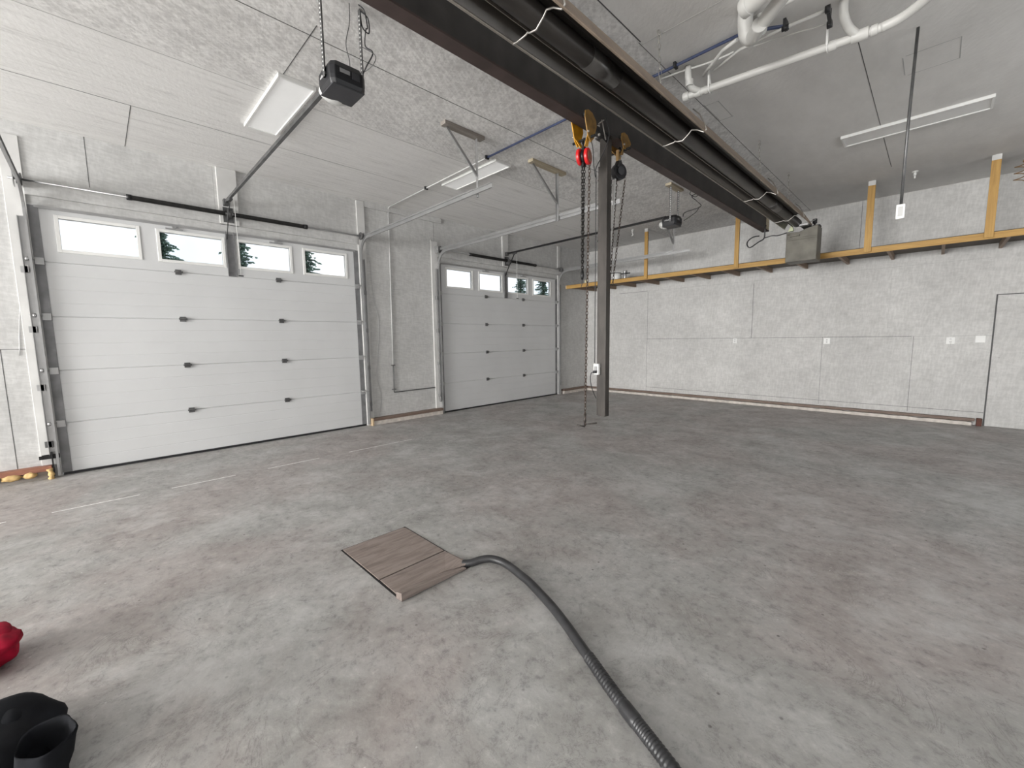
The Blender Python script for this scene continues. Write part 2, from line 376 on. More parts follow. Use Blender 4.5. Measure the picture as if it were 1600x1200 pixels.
# ---- ceiling
bm = BM(); box(bm, -.16, XR+.16, YF-.16, .16, H, H+.15)
def scl(x0, x1, y0, y1, w_=.007, mi=1):
    z0, z1 = H-.0015, H+.001
    if abs(x1-x0) < 1e-6: box(bm, x0-w_/2, x0+w_/2, y0, y1, z0, z1, mi)
    else: box(bm, x0, x1, y0-w_/2, y0+w_/2, z0, z1, mi)
scl(1.22, 1.22, -12, -9.6, .006); scl(1.22, 1.22, -9.6, 0, .004, 2); scl(0, 1.22, -9.6, -9.6, .006, 1); scl(1.22, 3.5, -3.6, -3.6, .004, 2)
scl(3.46, 3.46, -10.5, -4.2, .007); scl(2.40, 2.40, -12, 0, .003, 2); scl(2.55, 3.6, -8.655, -8.655, .006); scl(3.46, 5.2, -5.9, -5.9, .003, 2)
scl(5.215, 5.215, -9.5, -6.7, .009); scl(5.20, 5.20, -6.7, 0, .005, 1); scl(6.455, 6.455, -5.45, -1.7, .006, 1); scl(5.2, 7.5, -6.66, -6.66, .004, 2)
scl(1.22, 1.22, -9.6, -7, .004, 2); scl(0, 2.4, -3.6, -3.6, .004, 2); scl(3.05, 3.05, -7.2, -6.3, .003, 2)
for a in ((5.34, 5.34, -5.33, -4.90), (5.19, 5.34, -5.33, -5.33), (5.21, 5.21, -5.36, -4.91), (5.21, 5.35, -4.90, -4.90),
          (6.72, 7.05, -4.86, -4.86), (6.72, 7.05, -4.48, -4.48), (7.05, 7.05, -4.86, -4.48), (6.70, 6.70, -4.84, -4.5)): scl(*a, .006, 2)
obj('ceiling', bm, [CEIL, SEAM, LSEAM], kind='structure')
# ---- ground outside
bm = BM(); box(bm, -60, -.16, -60, 60, -.4, -.12); obj('ground', bm, [GRAVEL], kind='structure')

# ---- overhead garage doors
def garage_door(name, y0, y1, wins, hinge_y):
    d = thing(name, None, None, (0, (y0+y1)/2, 0), kind='structure')
    sh = DH/5; T = .045
    for k in range(4):
        z0, z1 = k*sh+.003, (k+1)*sh-.003
        if k == 0: z0 = .028
        prof = [(-T, z0-.004 if k else z0), (-.008, z0-.004 if k else z0), (-.006, z0), (0, z0+.004)]
        for q in (.25, .5, .75):
            z = z0+(z1-z0)*q; prof += [(0, z-.006), (-.0022, z), (0, z+.006)]
        prof += [(0, z1-.004), (-.006, z1), (-.010, z1+.002), (-T, z1+.002)]
        b2 = BM(); prism(b2, prof, 'y', y0, y1); obj('panel', b2, DOORW, d)
    # window section built as rails and stiles around the four openings
    z0, z1 = 4*sh+.003, DH; wz0, wz1 = 2.555, 2.965
    b2 = BM(); box(b2, -T, 0, y0, y1, z0, wz0); box(b2, -T, -.008, y0, y1, z0-.004, z0); box(b2, -T, 0, y0, y1, wz1, z1)
    ed = [y0]+[v for a, c_ in wins for v in (a-.035, c_+.035)]+[y1]
    for k in range(0, len(ed), 2): box(b2, -T, 0, ed[k], ed[k+1], wz0, wz1)
    obj('window_section', b2, DOORW, d)
    for a, c_ in wins:
        b2 = BM(); A, C_ = a-.035, c_+.035; f = .035
        for X0, X1, ww in ((-.003, .010, f), (-T-.01, -T+.002, f)):
            box(b2, X0, X1, A, A+ww, wz0, wz1); box(b2, X0, X1, C_-ww, C_, wz0, wz1); box(b2, X0, X1, A+ww, C_-ww, wz0, wz0+ww); box(b2, X0, X1, A+ww, C_-ww, wz1-ww, wz1)
        fr = obj('window_frame', b2, WHITE, d, bevel=.003)
        b2 = BM(); box(b2, -.026, -.022, A, C_, wz0, wz1); obj('pane', b2, GLASS, fr)
    for s, (a, c_) in enumerate(((y0, y0+.08), (y1-.08, y1))):
        b2 = BM(); box(b2, .0005, .006, a, c_, .03, DH-.01); obj('end_stile', b2, GALVD, d)
    ym = (y0+y1)/2
    b2 = BM(); box(b2, .0, .005, ym-.05, ym+.05, 4*sh, DH-.005); box(b2, .005, .03, ym-.05, ym-.044, 4*sh, DH-.005); box(b2, .005, .03, ym+.044, ym+.05, 4*sh, DH-.005)
    obj('centre_strut', b2, GALVD, d)
    b2 = BM(); box(b2, -.04, .012, y0+.01, y1-.01, .004, .028); obj('bottom_seal', b2, BLACKP, d)
    b2 = BM(); box(b2, 0, .016, y0+.05, y1-.05, DH-.035, DH-.005); obj('top_seal', b2, GALV, d)
    for y in hinge_y:
        for k in range(1, 5):
            z = k*sh
            b2 = BM(); box(b2, .0, .022, y-.035, y+.03, z-.035, z+.03); tube(b2, [(.024, y-.045, z), (.024, y+.045, z)], .011, 8)
            obj('hinge', b2, DSTEEL, d, bevel=.003)
    for y, s in ((y0+.04, -1), (y1-.04, 1)):
        for k in list(range(1, 5)):
            z = k*sh
            b2 = BM(); box(b2, .006, .030, y-.035, y+.035, z-.04, z+.035); tube(b2, [(.045, y-.03, z+.01), (.045, y+s*.10, z+.01)], .008, 8)
            cyl(b2, (.045, y+s*.09, z+.01), (0, 1, 0), .022, .02, 12)
            obj('roller_hinge', b2, GALV, d)
    for y in hinge_y:   # little latch clips on the top rail
        b2 = BM(); box(b2, 0, .02, y-.09, y+.09, DH-.075, DH-.06); box(b2, 0, .03, y-.02, y+.02, DH-.06, DH-.035); obj('top_clip', b2, GALV, d)
    return d
W1 = [(-10.235, -9.582), (-9.358, -8.696), (-8.489, -7.828), (-7.605, -6.968)]
W2 = [(-4.888, -4.236), (-4.012, -3.362), (-3.157, -2.495), (-2.275, -1.652)]
garage_door('door_1', D1[0], D1[1], W1, (-9.205, -8.01)); garage_door('door_2', D2[0], D2[1], W2, (-3.842, -2.655))
# flush panel door in the back wall
d3 = thing('door_3', None, None, (8.15, 0, 0), kind='structure')
bm = BM(); box(bm, DX0+.012, 8.62, -.012, -.001, .008, DZ-.01); obj('door_leaf', bm, W_B, d3)
bm = BM(); box(bm, DX0-.006, DX0+.012, -.004, .001, .0, DZ); box(bm, DX0-.006, 8.64, -.004, .001, DZ-.010, DZ+.004); obj('door_gap', bm, SEAM, d3)
# painted boards framing the openings
def trim(i, x1, y0, y1, z0, z1, mt=TRIMW): 
    b2 = BM(); box(b2, 0, x1, y0, y1, z0, z1); obj('trim_%d' % i, b2, mt, kind='structure', bevel=.003)
trim(1, .035, D1[0]-.005, D1[1]+.0, 3.14, 3.30, W_L); trim(2, .018, -10.61, D1[0]-.0, 0, 3.9-.16, TRIMW); trim(3, .03, D1[1]+.005, -6.60, 0, H-.02)
trim(4, .05, -8.70, -8.47, 3.14, H-.002); trim(5, .03, D2[0]-.15, D2[0]-.005, 0, 3.42); trim(6, .035, D2[0], D2[1]+.12, 3.14, 3.30, W_L)
trim(7, .05, -3.35, -3.18, 3.14, H-.002); trim(8, .03, D2[1]+.005, D2[1]+.12, 0, 3.13); trim(9, .03, D2[1]+.0, D2[1]+.10, 3.32, H-.02)
bm = BM(); box(bm, 0, .03, -6.59, -5.0, H-.10, H-.001); obj('trim_10', bm, W_L, kind='structure')

# ================================================================== sills along the wall foot
def sill_left(y0, y1, label, endpale=True, mt=SILL, x1=.11):
    t_ = thing('sill_board', label, 'wood sill', (0, (y0+y1)/2, 0), 'wooden wall sills at the floor')
    b2 = BM(); box(b2, .001, x1, y0, y1, .075, .125); obj('cap_board', b2, mt, t_, bevel=.003)
    b2 = BM(); box(b2, .001, x1-.02, y0+.01, y1, 0, .074); obj('foam_strip', b2, FOAMW, t_)
    if endpale: b2 = BM(); box(b2, .03, x1+.01, y0-.03, y0+.005, 0, .13); obj('end_block', b2, PALE, t_, bevel=.004)
    return t_
sill_left(-6.66, -5.15, 'brown wooden sill with pale end block between the two garage doors')
sill_left(-1.19, -.09, 'short brown wooden sill in the corner right of the far garage door', False)
t_ = thing('sill_board', 'red-brown wooden sill left of the near garage door above yellow foam', 'wood sill', (0, -11.2, 0), 'wooden wall sills at the floor')
bm = BM(); box(bm, .001, .10, -11.9, -10.53, .095, .15); obj('cap_board', bm, SILLR, t_, bevel=.003)
bm = BM(); box(bm, .001, .06, -11.9, -10.55, 0, .094); obj('base_board', bm, PADW, t_)
t_ = thing('sill_board', 'long brown wooden sill over pale foam along the foot of the back wall', 'wood sill', (3.9, 0, 0), 'wooden wall sills at the floor')
bm = BM(); box(bm, .0, 7.60, -.085, -.001, .068, .112); obj('cap_board', bm, SILL, t_, bevel=.003)
bm = BM()
n = 150; rr = random.Random(3)
prevt = .06
for k in range(n):
    x0, x1 = .02+k*7.55/n, .02+(k+1)*7.55/n; h = .056+.011*noise.noise(Vector((k*.31, 0, 0))); d = .094+.012*noise.noise(Vector((k*.23, 5, 0)))
    box(bm, x0, x1, -d, -.001, 0, min(h, .067))
obj('foam_strip', bm, FOAMW, t_)
bm = BM(); box(bm, 7.62, 7.68, -.10, -.001, 0, .12); obj('end_block', bm, simple('dark red wood end', (.10, .035, .022), .7), t_, bevel=.004)
for k, (y, sx, lab) in enumerate(((-10.98, .058, 'yellow foam lump under the red-brown sill, furthest left'), (-10.835, .072, 'wide yellow foam lump under the red-brown sill, middle of three'), (-10.70, .052, 'yellow foam lump under the red-brown sill, nearest the garage door'))):
    b2 = BM(); blob(b2, (.085, y, .075), (.035, sx, .038), k, .3, 2.5, 3, 0, .002)
    obj('foam_lump', b2, FOAM, loc=(.085, y, 0), label=lab, category='foam', group='yellow foam lumps')
b2 = BM(); tube(b2, smoothpath([(.10, -10.545, 0), (.105, -10.54, .05), (.10, -10.55, .12)], 4), .022, 10, rfun=lambda i: .024+.006*math.sin(i*1.9)); obj('foam_lump', b2, FOAM, loc=(.1, -10.545, 0), label='small upright yellow foam plug at the foot of the left door track', category='foam')

# ================================================================== door tracks, springs
def track(name, y, side, label, end, hangers, floor0=.02, black=False):
    """vertical channel, curve and horizontal run into the room"""
    t_ = thing('door_track', label, 'door track', (.09, y, 0), 'overhead garage door tracks')
    R = .30; zt = 3.23; x0 = .055
    path = [(x0, y, floor0), (x0, y, 1.5), (x0, y, zt-R)]
    for k in range(1, 9):
        a = math.pi/2*k/8; path.append((x0+R-R*math.cos(a), y, zt-R+R*math.sin(a)))
    path += [(1.5, y, zt), (end, y, zt+.015)]
    b2 = BM(); prev = None
    # C channel: web away from the door, two lips
    prof = [(-.028, .002), (-.028, -.018), (.028, -.018), (.028, .002)]
    P = [Vector(p) for p in path]
    rings = []
    for i, p in enumerate(P):
        d = (P[min(i+1, len(P)-1)]-P[max(i-1, 0)]).normalized(); nrm = Vector((-d.z, 0, d.x))
        ring = []
        for q in ((-.028, 0), (-.028, .022), (-.024, .022), (-.024, .003), (.024, .003), (.024, .022), (.028, .022), (.028, 0)):
            ring.append(b2.verts.new(p+nrm*q[0]+Vector((0, -side*q[1], 0))))
        rings.append(ring)
    for a, c_ in zip(rings, rings[1:]):
        for j in range(8): b2.faces.new((a[j], a[(j+1) % 8], c_[(j+1) % 8], c_[j]))
    b2.faces.new(rings[0]); b2.faces.new(rings[-1][::-1])
    obj('rail', b2, GALV, t_)
    b2 = BM(); box(b2, .031, .036, y+side*.0, y+side*.05, .25, 2.9)
    box(b2, .031, .065, y+side*.045, y+side*.05, .25, 2.9); obj('mounting_angle', b2, GALV, t_)
    for z in (.35, 1.0, 1.65, 2.3):
        b2 = BM(); box(b2, .03, .09, y+side*.012, y+side*.018, z, z+.07); box(b2, .031, .036, y+side*.018, y+side*.075, z, z+.07); cyl(b2, (.04, y+side*.055, z+.035), (1, 0, 0), .012, .012, 6)
        obj('bracket', b2, DSTEEL if z == .35 and black else GALV, t_)
    b2 = BM(); bar(b2, (end-.35, y+side*.012, zt+.045), (x0+.05, y+side*.012, zt+.035), .004, .045); obj('stiffener', b2, GALV, t_)
    for hx, plate, dy in hangers:
        if plate:
            b2 = BM(); box(b2, hx-.045, hx+.045, min(y, y+dy)-.05, max(y, y+dy)+.12, H-.04, H-.001); obj('ceiling_pad', b2, TANW if plate == 2 else PADW, t_, bevel=.003)
        z1 = H-(.042 if plate else .002)
        b2 = BM(); box(b2, hx-.018, hx+.018, y+side*.024, y+side*.027, zt-.04, z1); box(b2, hx-.018, hx-.015, y+side*.024, y+side*.05, zt-.04, z1); obj('hanger_angle', b2, GALV, t_)
        b2 = BM(); bar(b2, (hx+.005, y+side*.03, zt+.20), (hx+.005, y+dy, z1-.005), .032, .004, (1, 0, 0)); bar(b2, (hx-.01, y+side*.03, zt+.20), (hx-.01, y+dy, z1-.005), .004, .03, (1, 0, 0)); obj('diagonal_brace', b2, GALV, t_)
    return t_
track('a', -10.49, -1, 'steel door track at the left edge of the near garage door', 3.4, [(3.11, 1, .5)], black=True)
track('b', -6.70, 1, 'steel track right of the near garage door, running out to a braced ceiling hanger', 3.40, [(3.11, 1, -.40)])
track('c', -5.13, -1, 'steel door track at the left edge of the far garage door', 4.1, [(3.10, 2, -.55)])
track('d', -1.33, 1, 'steel track right of the far garage door, running in front of the lumber shelf', 3.43, [(3.08, 0, -.45)])
# black floor bracket beside near door
b2 = BM(); box(b2, .036, .044, -10.60, -10.46, .22, .27); box(b2, .03, .09, -10.525, -10.515, .02, .30); box(b2, .062, .07, -10.62, -10.50, .225, .265); cyl(b2, (.072, -10.60, .245), (1, 0, 0), .01, .012, 8)
obj('track_bracket', b2, BLACKM, loc=(.05, -10.53, .02), label='black steel bracket low on the left track of the near garage door', category='bracket')

def springset(y0, y1, sa, sb_, label):
    ym = (y0+y1)/2
    t_ = thing('torsion_spring', label, 'door spring', (.12, ym, 3.265), 'torsion springs over the garage doors')
    z = 3.265; x = .12
    b2 = BM(); tube(b2, [(x, y0-.10, z), (x, y1+.14, z)], .0125, 10); obj('shaft', b2, GALV, t_)
    for a, c_ in ((sa, ym-.05), (ym+.05, sb_)):
        b2 = BM(); n = 70
        tube(b2, [(x, a+(c_-a)*i/(n*2), z) for i in range(n*2+1)], .03, 12, rfun=lambda i: .031 if i % 2 else .0265); obj('spring', b2, SPRING, t_)
        b2 = BM(); e = a if a < ym-1e-3 and c_ <= ym else c_
        cyl(b2, (x, e, z), (0, 1, 0), .034, .05, 14); obj('winding_cone', b2, BLACKM, t_)
    for e, s in ((y0-.03, 1), (y1+.03, -1)):
        b2 = BM(); cyl(b2, (x, e, z), (0, 1, 0), .05, .03, 18); cyl(b2, (x, e+s*.02, z), (0, 1, 0), .062, .012, 18); obj('cable_drum', b2, DSTEEL, t_)
        b2 = BM(); box(b2, .037, .15, e-s*.035-.003, e-s*.035+.003, z-.07, z+.06); obj('end_plate', b2, GALV, t_)
    b2 = BM(); box(b2, .05, .056, ym-.06, ym+.06, z-.10, z+.10); box(b2, .056, .15, ym-.02, ym-.014, z-.07, z+.07); cyl(b2, (x, ym, z), (0, 1, 0), .04, .05, 14); obj('centre_bearing', b2, DSTEEL, t_)
springset(D1[0], D1[1], -9.62, -7.61, 'black torsion spring and shaft over the near garage door')
springset(D2[0], D2[1], -4.35, -2.34, 'black torsion spring and shaft over the far garage door')

# ================================================================== garage door openers
def opener(yc, label):
    t_ = thing('garage_door_opener', label, 'garage door opener', (3.93, yc, 3.27), 'ceiling hung garage door openers')
    x0, x1, y0, y1, z0, z1 = 3.815, 4.06, yc-.125, yc+.125, 3.272, 3.425
    b2 = BM()
    # tapered body, narrower base
    ring = []
    for z, k in ((z0, .90), (z0+.03, .98), (z0+.055, 1.0), (z1-.04, 1.0), (z1, .86)):
        cx, cy = (x0+x1)/2, yc; hx, hy = (x1-x0)/2*k, .127*k; c_ = .028
        ring.append([b2.verts.new((cx+a, cy+b__, z)) for a, b__ in ((-hx, -hy+c_), (-hx+c_, -hy), (hx-c_, -hy), (hx, -hy+c_), (hx, hy-c_), (hx-c_, hy), (-hx+c_, hy), (-hx, hy-c_))])
    for a, c_ in zip(ring, ring[1:]):
        for j in range(8): b2.faces.new((a[j], a[(j+1) % 8], c_[(j+1) % 8], c_[j]))
    b2.faces.new(ring[0][::-1]); b2.faces.new(ring[-1])
    obj('housing', b2, BLACKP, t_, bevel=.005)
    b2 = BM(); box(b2, x0+.012, x1-.012, y0+.012, y1-.012, z0-.005, z0+.004); obj('base_cover', b2, BLACKP2, t_, bevel=.004)
    b2 = BM(); blob(b2, (x0-.005, yc, z0+.05), (.075, .115, .062), 2, .03, 1, 3); obj('lamp_lens', b2, LENS, t_)
    b2 = BM(); box(b2, x1-.001, x1+.0025, yc-.065, yc+.005, z1-.075, z1-.050); obj('sticker', b2, GREYL, t_)
    b2 = BM(); box(b2, x1-.001, x1+.004, yc+.02, yc+.075, z0+.06, z1-.045); obj('control_panel', b2, BLACKP2, t_)
    b2 = BM(); 
    for k in range(8): box(b2, x0+.06+k*.013, x0+.068+k*.013, y0-.004, y0-.001, z0+.075, z0+.087+.004*(k % 3))
    obj('lettering', b2, INK, t_)
    for s in (-1, 1):
        b2 = BM(); xx = 3.97; yy = yc+s*.14
        box(b2, xx-.016, xx+.016, yy-.0015, yy+.0015, z1-.10, H-.002); box(b2, xx-.016, xx-.013, yy-.0015, yy+.02, z1-.10, H-.002)
        zz = z1-.06
        while zz < H-.03: cyl(b2, (xx+.002, yy-.002, zz), (0, 1, 0), .006, .004, 8, 1); zz += .028
        obj('hanging_strap', b2, [DSTEEL, WHITE], t_)
        b2 = BM(); box(b2, xx-.03, xx+.03, yc+s*.10 if s < 0 else yc+.10, yy if s > 0 else yy+.03, z1-.10, z1-.06); obj('strap_bracket', b2, DSTEEL, t_)
    b2 = BM(); bar(b2, (.10, yc+.01, 3.425), (x0+.02, yc+.01, 3.445), .03, .034); obj('rail', b2, BLACKM if yc > -5 else DSTEEL, t_)
    b2 = BM(); box(b2, .05, .13, yc-.02, yc+.04, 3.38, 3.46); obj('wall_bracket', b2, DSTEEL, t_, bevel=.004)
    b2 = BM(); box(b2, .28, .40, yc-.01, yc+.03, 3.385, 3.41); obj('trolley', b2, DSTEEL, t_, bevel=.003)
    b2 = BM(); bar(b2, (.33, yc+.01, 3.39), (.20, yc, 3.18), .026, .006, (0, 1, 0)); bar(b2, (.20, yc, 3.20), (.045, yc, 2.94), .026, .006, (0, 1, 0)); obj('door_arm', b2, BLACKM, t_)
    b2 = BM(); tube(b2, [(.36, yc+.05, 3.385), (.36, yc+.055, 2.9), (.36, yc+.06, 2.42)], .003, 6); obj('release_cord', b2, WHITE, t_)
    b2 = BM(); tube(b2, [(.36, yc+.03, 2.41), (.36, yc+.09, 2.41)], .008, 8); obj('cord_handle', b2, BLACKP, t_)
    return t_
op1 = opener(-8.635, 'black garage door opener hanging before the near garage door')
op2 = opener(-3.27, 'black garage door opener on the far door rail, seen below the dark beam')
# cables by the openers
b2 = BM(); pts = [(4.02, -8.52, H-.01), (4.06, -8.50, 3.83), (4.02, -8.46, 3.76), (4.07, -8.50, 3.70), (4.03, -8.49, 3.62), (4.10, -8.47, 3.55), (4.06, -8.50, 3.47), (4.02, -8.51, 3.43)]
tube(b2, smoothpath(pts, 6), .0045, 6)
tube(b2, smoothpath([(4.0, -8.50, 3.86), (4.05, -8.47, 3.80), (4.0, -8.44, 3.74), (3.96, -8.47, 3.79), (4.0, -8.50, 3.86)], 5), .0045, 6)
obj('power_cord', b2, BLACKP, op1)
b2 = BM(); tube(b2, smoothpath([(3.98, -8.57, H-.005), (3.99, -8.58, 3.75), (3.96, -8.60, 3.62), (3.98, -8.59, 3.50), (3.98, -8.59, 3.43)], 5), .0028, 6); tube(b2, smoothpath([(4.03, -8.51, 3.6), (4.13, -8.47, 3.52), (4.12, -8.48, 3.46), (4.05, -8.51, 3.43)], 5), .0028, 6)
obj('signal_wire', b2, DSTEEL, op1)
b2 = BM(); tube(b2, smoothpath([(4.15, -3.05, H-.005), (4.25, -3.0, 3.80), (4.16, -3.06, 3.74), (4.25, -3.08, 3.64), (4.30, -3.05, 3.55), (4.08, -3.10, 3.50), (4.06, -3.14, 3.43)], 6), .006, 6)
tube(b2, smoothpath([(4.28, -3.05, 3.55), (4.24, -3.1, 3.46), (4.08, -3.15, 3.36)], 5), .005, 6)
tube(b2, smoothpath([(4.16, -3.04, 3.86), (4.24, -2.98, 3.80), (4.19, -2.98, 3.74), (4.12, -3.04, 3.79), (4.16, -3.04, 3.86)], 5), .006, 6)
obj('power_cord', b2, BLACKP, op2)
b2 = BM(); box(b2, 3.92, 4.02, -3.50, -3.05, H-.035, H-.001); obj('ceiling_pad', b2, TANW, loc=(3.97, -3.27, H-.035), label='tan wooden pad on the ceiling above the far door opener', category='wood pad')

# ================================================================== beam and hanging post
XB0, XB1, XC = 4.672, 4.782, 4.727
t_ = thing('ceiling_beam', 'long dark brown steel beam running under the ceiling', 'beam', (XC, -6.5, 3.4))
bm = BM(); box(bm, XB0, XB1, -12.5, -1.08, 3.40, 3.414); obj('bottom_flange', bm, BEAMU, t_)
bm = BM(); box(bm, XC-.005, XC+.005, -12.5, -1.08, 3.414, 3.80); obj('web', bm, BEAM, t_)
bm = BM(); box(bm, XB0, XB1, -12.5, -1.08, 3.80, 3.814); obj('top_flange', bm, BEAM, t_)
for q in (-12.3, -9.6, -7.3, -4.8, -3.0, -1.4):
    bm = BM(); box(bm, XB0, XB1, q-.12, q+.12, 3.8145, H-.001); obj('ceiling_packer', bm, PADW, t_)
bm = BM(); box(bm, XC+.006, XC+.05, -1.11, -1.082, 3.416, 3.80); obj('end_stiffener', bm, TANW, t_)
t_ = thing('steel_post', 'dark brown steel post under the beam, between the two chain hoists', 'post', (4.727, -6.44, .70))
bm = BM(); box(bm, 4.685, 4.770, -6.475, -6.40, .71, 3.385); obj('shaft', bm, POSTM, t_, bevel=.004)
bm = BM(); box(bm, 4.65, 4.80, -6.50, -6.375, 3.385, 3.399); obj('cap_plate', bm, BEAM, t_)
bm = BM(); box(bm, 4.668, 4.684, -6.47, -6.43, .715, 3.14); obj('wood_strip', bm, POSTM, t_)
for z in (2.45, 3.02, 2.8):
    b2 = BM(); cyl(b2, (4.67, -6.45, z), (1, 0, 0), .012, .03, 8); obj('cable_clip', b2, BLACKP, t_)
# outlet box on post with cord
zt_ = 1.19
t_ = thing('outlet_box', 'white outlet box on the steel post with a black plug', 'outlet', (4.70, -6.50, zt_))
bm = BM(); box(bm, 4.655, 4.715, -6.515, -6.476, zt_-.055, zt_+.055); obj('box', bm, WHITE, t_, bevel=.006)
bm = BM(); box(bm, 4.667, 4.703, -6.519, -6.516, zt_-.03, zt_+.03); obj('socket_plate', bm, GREYL, t_)
b2 = BM(); box(b2, 4.672, 4.70, -6.545, -6.5195, zt_-.038, zt_-.012)
tube(b2, smoothpath([(4.686, -6.545, zt_-.025), (4.66, -6.56, zt_-.04), (4.632, -6.53, zt_-.12), (4.64, -6.50, zt_-.22), (4.667, -6.478, zt_-.30)], 6), .004, 6)
obj('plug_cord', b2, BLACKP, t_)
b2 = BM(); tube(b2, smoothpath([(4.80, -6.56, 3.52), (4.83, -6.54, 3.36), (4.76, -6.53, 3.22), (4.66, -6.50, 3.12), (4.655, -6.49, 3.04), (4.655, -6.49, 2.5), (4.655, -6.49, 1.9), (4.655, -6.49, zt_+.06)], 6), .0045, 6)
tube(b2, smoothpath([(4.74, -6.72, 3.33), (4.72, -6.64, 3.24), (4.67, -6.55, 3.13), (4.655, -6.50, 3.04)], 6), .004, 6)
obj('power_cable', b2, BLACKP, loc=(4.655, -6.49, 3.0), label='thin black cable looping from the beam down the steel post', category='cable')

# ================================================================== trolleys and hoists
def trolley(yc, label, mt, mt2, up=0):
    t_ = thing('beam_trolley', label, 'beam trolley', (XC, yc, 3.3), 'yellow trolleys riding the beam')
    for s in (-1, 1):
        b2 = BM(); x = XC+s*.072
        prof = [(yc-.045, 3.27+up), (yc+.0, 3.225+up*1.6), (yc+.045, 3.27+up), (yc+.085, 3.375+up*.5), (yc+.075, 3.43), (yc+.02, 3.475), (yc-.04, 3.485), (yc-.085, 3.465), (yc-.09, 3.41)]
        prism(b2, prof, 'x', x-.005, x+.005); obj('side_plate', b2, mt if s < 0 else mt2, t_, bevel=.002)
        b2 = BM(); bar(b2, (x, yc-.02, 3.30+up), (XC+s*.022, yc, 3.205+up*1.4), .05, .006, (1, 0, 0)); obj('lower_arm', b2, mt, t_, bevel=.002)
        for q in (-.05, .05):
            b2 = BM(); cyl(b2, (x-s*.022, yc+q, 3.445), (1, 0, 0), .028, .028, 16); obj('wheel', b2, DSTEEL, t_)
            b2 = BM(); cyl(b2, (x+s*.010, yc+q, 3.30+up), (1, 0, 0), .009, .014, 8); obj('bolt', b2, WIRE, t_)
    b2 = BM(); cyl(b2, (XC, yc, 3.27+up), (1, 0, 0), .012, .24, 10); obj('cross_pin', b2, BLACKM, t_)
    b2 = BM(); torus_link(b2, (XC, yc, 3.245+up*1.4), (0, 0, 1), .07, .045, .008, 1.0, 14, 6); obj('hanging_eye', b2, mt2 if mt2 is BRASS else BLACKM, t_)
    return t_
trolley(-6.79, 'bright yellow beam trolley carrying the red chain hoist', YEL, YELD)
trolley(-6.19, 'dirty yellow beam trolley carrying the black chain hoist', YELD, YELD, .07)
# clamp hardware on beam between trolleys
t_ = thing('beam_clamp', 'black steel clamp with bright bolts between the yellow trolley and the post', 'clamp', (4.76, -6.58, 3.36))
b2 = BM(); box(b2, 4.70, 4.80, -6.68, -6.50, 3.375, 3.399); bar(b2, (4.79, -6.69, 3.38), (4.79, -6.50, 3.33), .03, .035); obj('jaw', b2, BLACKM, t_, bevel=.003)
b2 = BM(); tube(b2, [(4.80, -6.62, 3.47), (4.81, -6.57, 3.31)], .006, 8); tube(b2, [(4.80, -6.67, 3.42), (4.81, -6.60, 3.47)], .005, 8); cyl(b2, (4.80, -6.67, 3.40), (1, .2, 0), .011, .02, 8); cyl(b2, (4.80, -6.66, 3.33), (1, .2, 0), .011, .02, 8); obj('bolt', b2, WIRE, t_)
# red hoist
t_ = thing('chain_hoist', 'red chain hoist with hand chains hanging under the bright yellow trolley', 'hoist', (XC, -6.79, .66))
yc = -6.79; zc = 3.125
for s in (-1, 1):
    b2 = BM(); cyl(b2, (XC+s*.030, yc+s*.018, zc), (1, .25, 0), .070, .030, 26); obj('cover', b2, RED, t_, bevel=.006)
b2 = BM(); cyl(b2, (XC+.048, yc+.022, zc), (1, .25, 0), .048, .006, 20); obj('wheel_face', b2, SILLR, t_)
b2 = BM(); cyl(b2, (XC, yc, zc), (1, .25, 0), .055, .028, 20); box(b2, XC-.01, XC+.01, yc-.02, yc+.02, zc-.085, zc+.085); obj('load_sheave', b2, BLACKM, t_)
b2 = BM(); tube(b2, smoothpath([(XC, yc, zc+.07), (XC+.01, yc+.005, zc+.095), (XC+.0, yc+.02, zc+.12), (XC, yc-.005, zc+.135), (XC, yc-.02, zc+.11)], 5), .009, 8); obj('top_hook', b2, BLACKM, t_)
for dx, dy in ((-.012, -.008), (.004, .002)):
    b2 = BM(); chain(b2, (XC+dx, yc+dy, zc-.075), (XC+dx*.3-.004, yc-.01, 2.10), .026, .020, .0038); obj('load_chain', b2, CHAIN, t_)
b2 = BM(); tube(b2, [(XC-.004, yc-.01, 2.13), (XC-.004, yc-.01, 2.08), (XC-.006, yc-.012, 2.04)], .014, 10, rfun=lambda i: (.010, .017, .010)[i]); tube(b2, smoothpath([(XC-.006, yc-.012, 2.05), (XC-.006, yc-.012, 2.01), (XC-.012, yc-.02, 1.97)], 4), .008, 8, rfun=lambda i: max(.002, .009-i*.001)); obj('load_hook', b2, BLACKM, t_)
b2 = BM(); chain(b2, (XC+.040, yc+.030, zc-.065), (XC+.012, yc+.018, .68), .030, .022, .0032); obj('hand_chain', b2, CHAINR, t_)
b2 = BM(); tube(b2, [(XC+.012, yc+.018, .78), (XC+.012, yc+.018, .66)], .010, 10); tube(b2, [(XC-.05, yc-.03, .668), (XC+.012, yc+.018, .655)], .009, 8); tube(b2, [(XC+.012, yc+.018, .675), (XC+.10, yc+.09, .69)], .008, 8); obj('bottom_bar', b2, POSTM, t_)
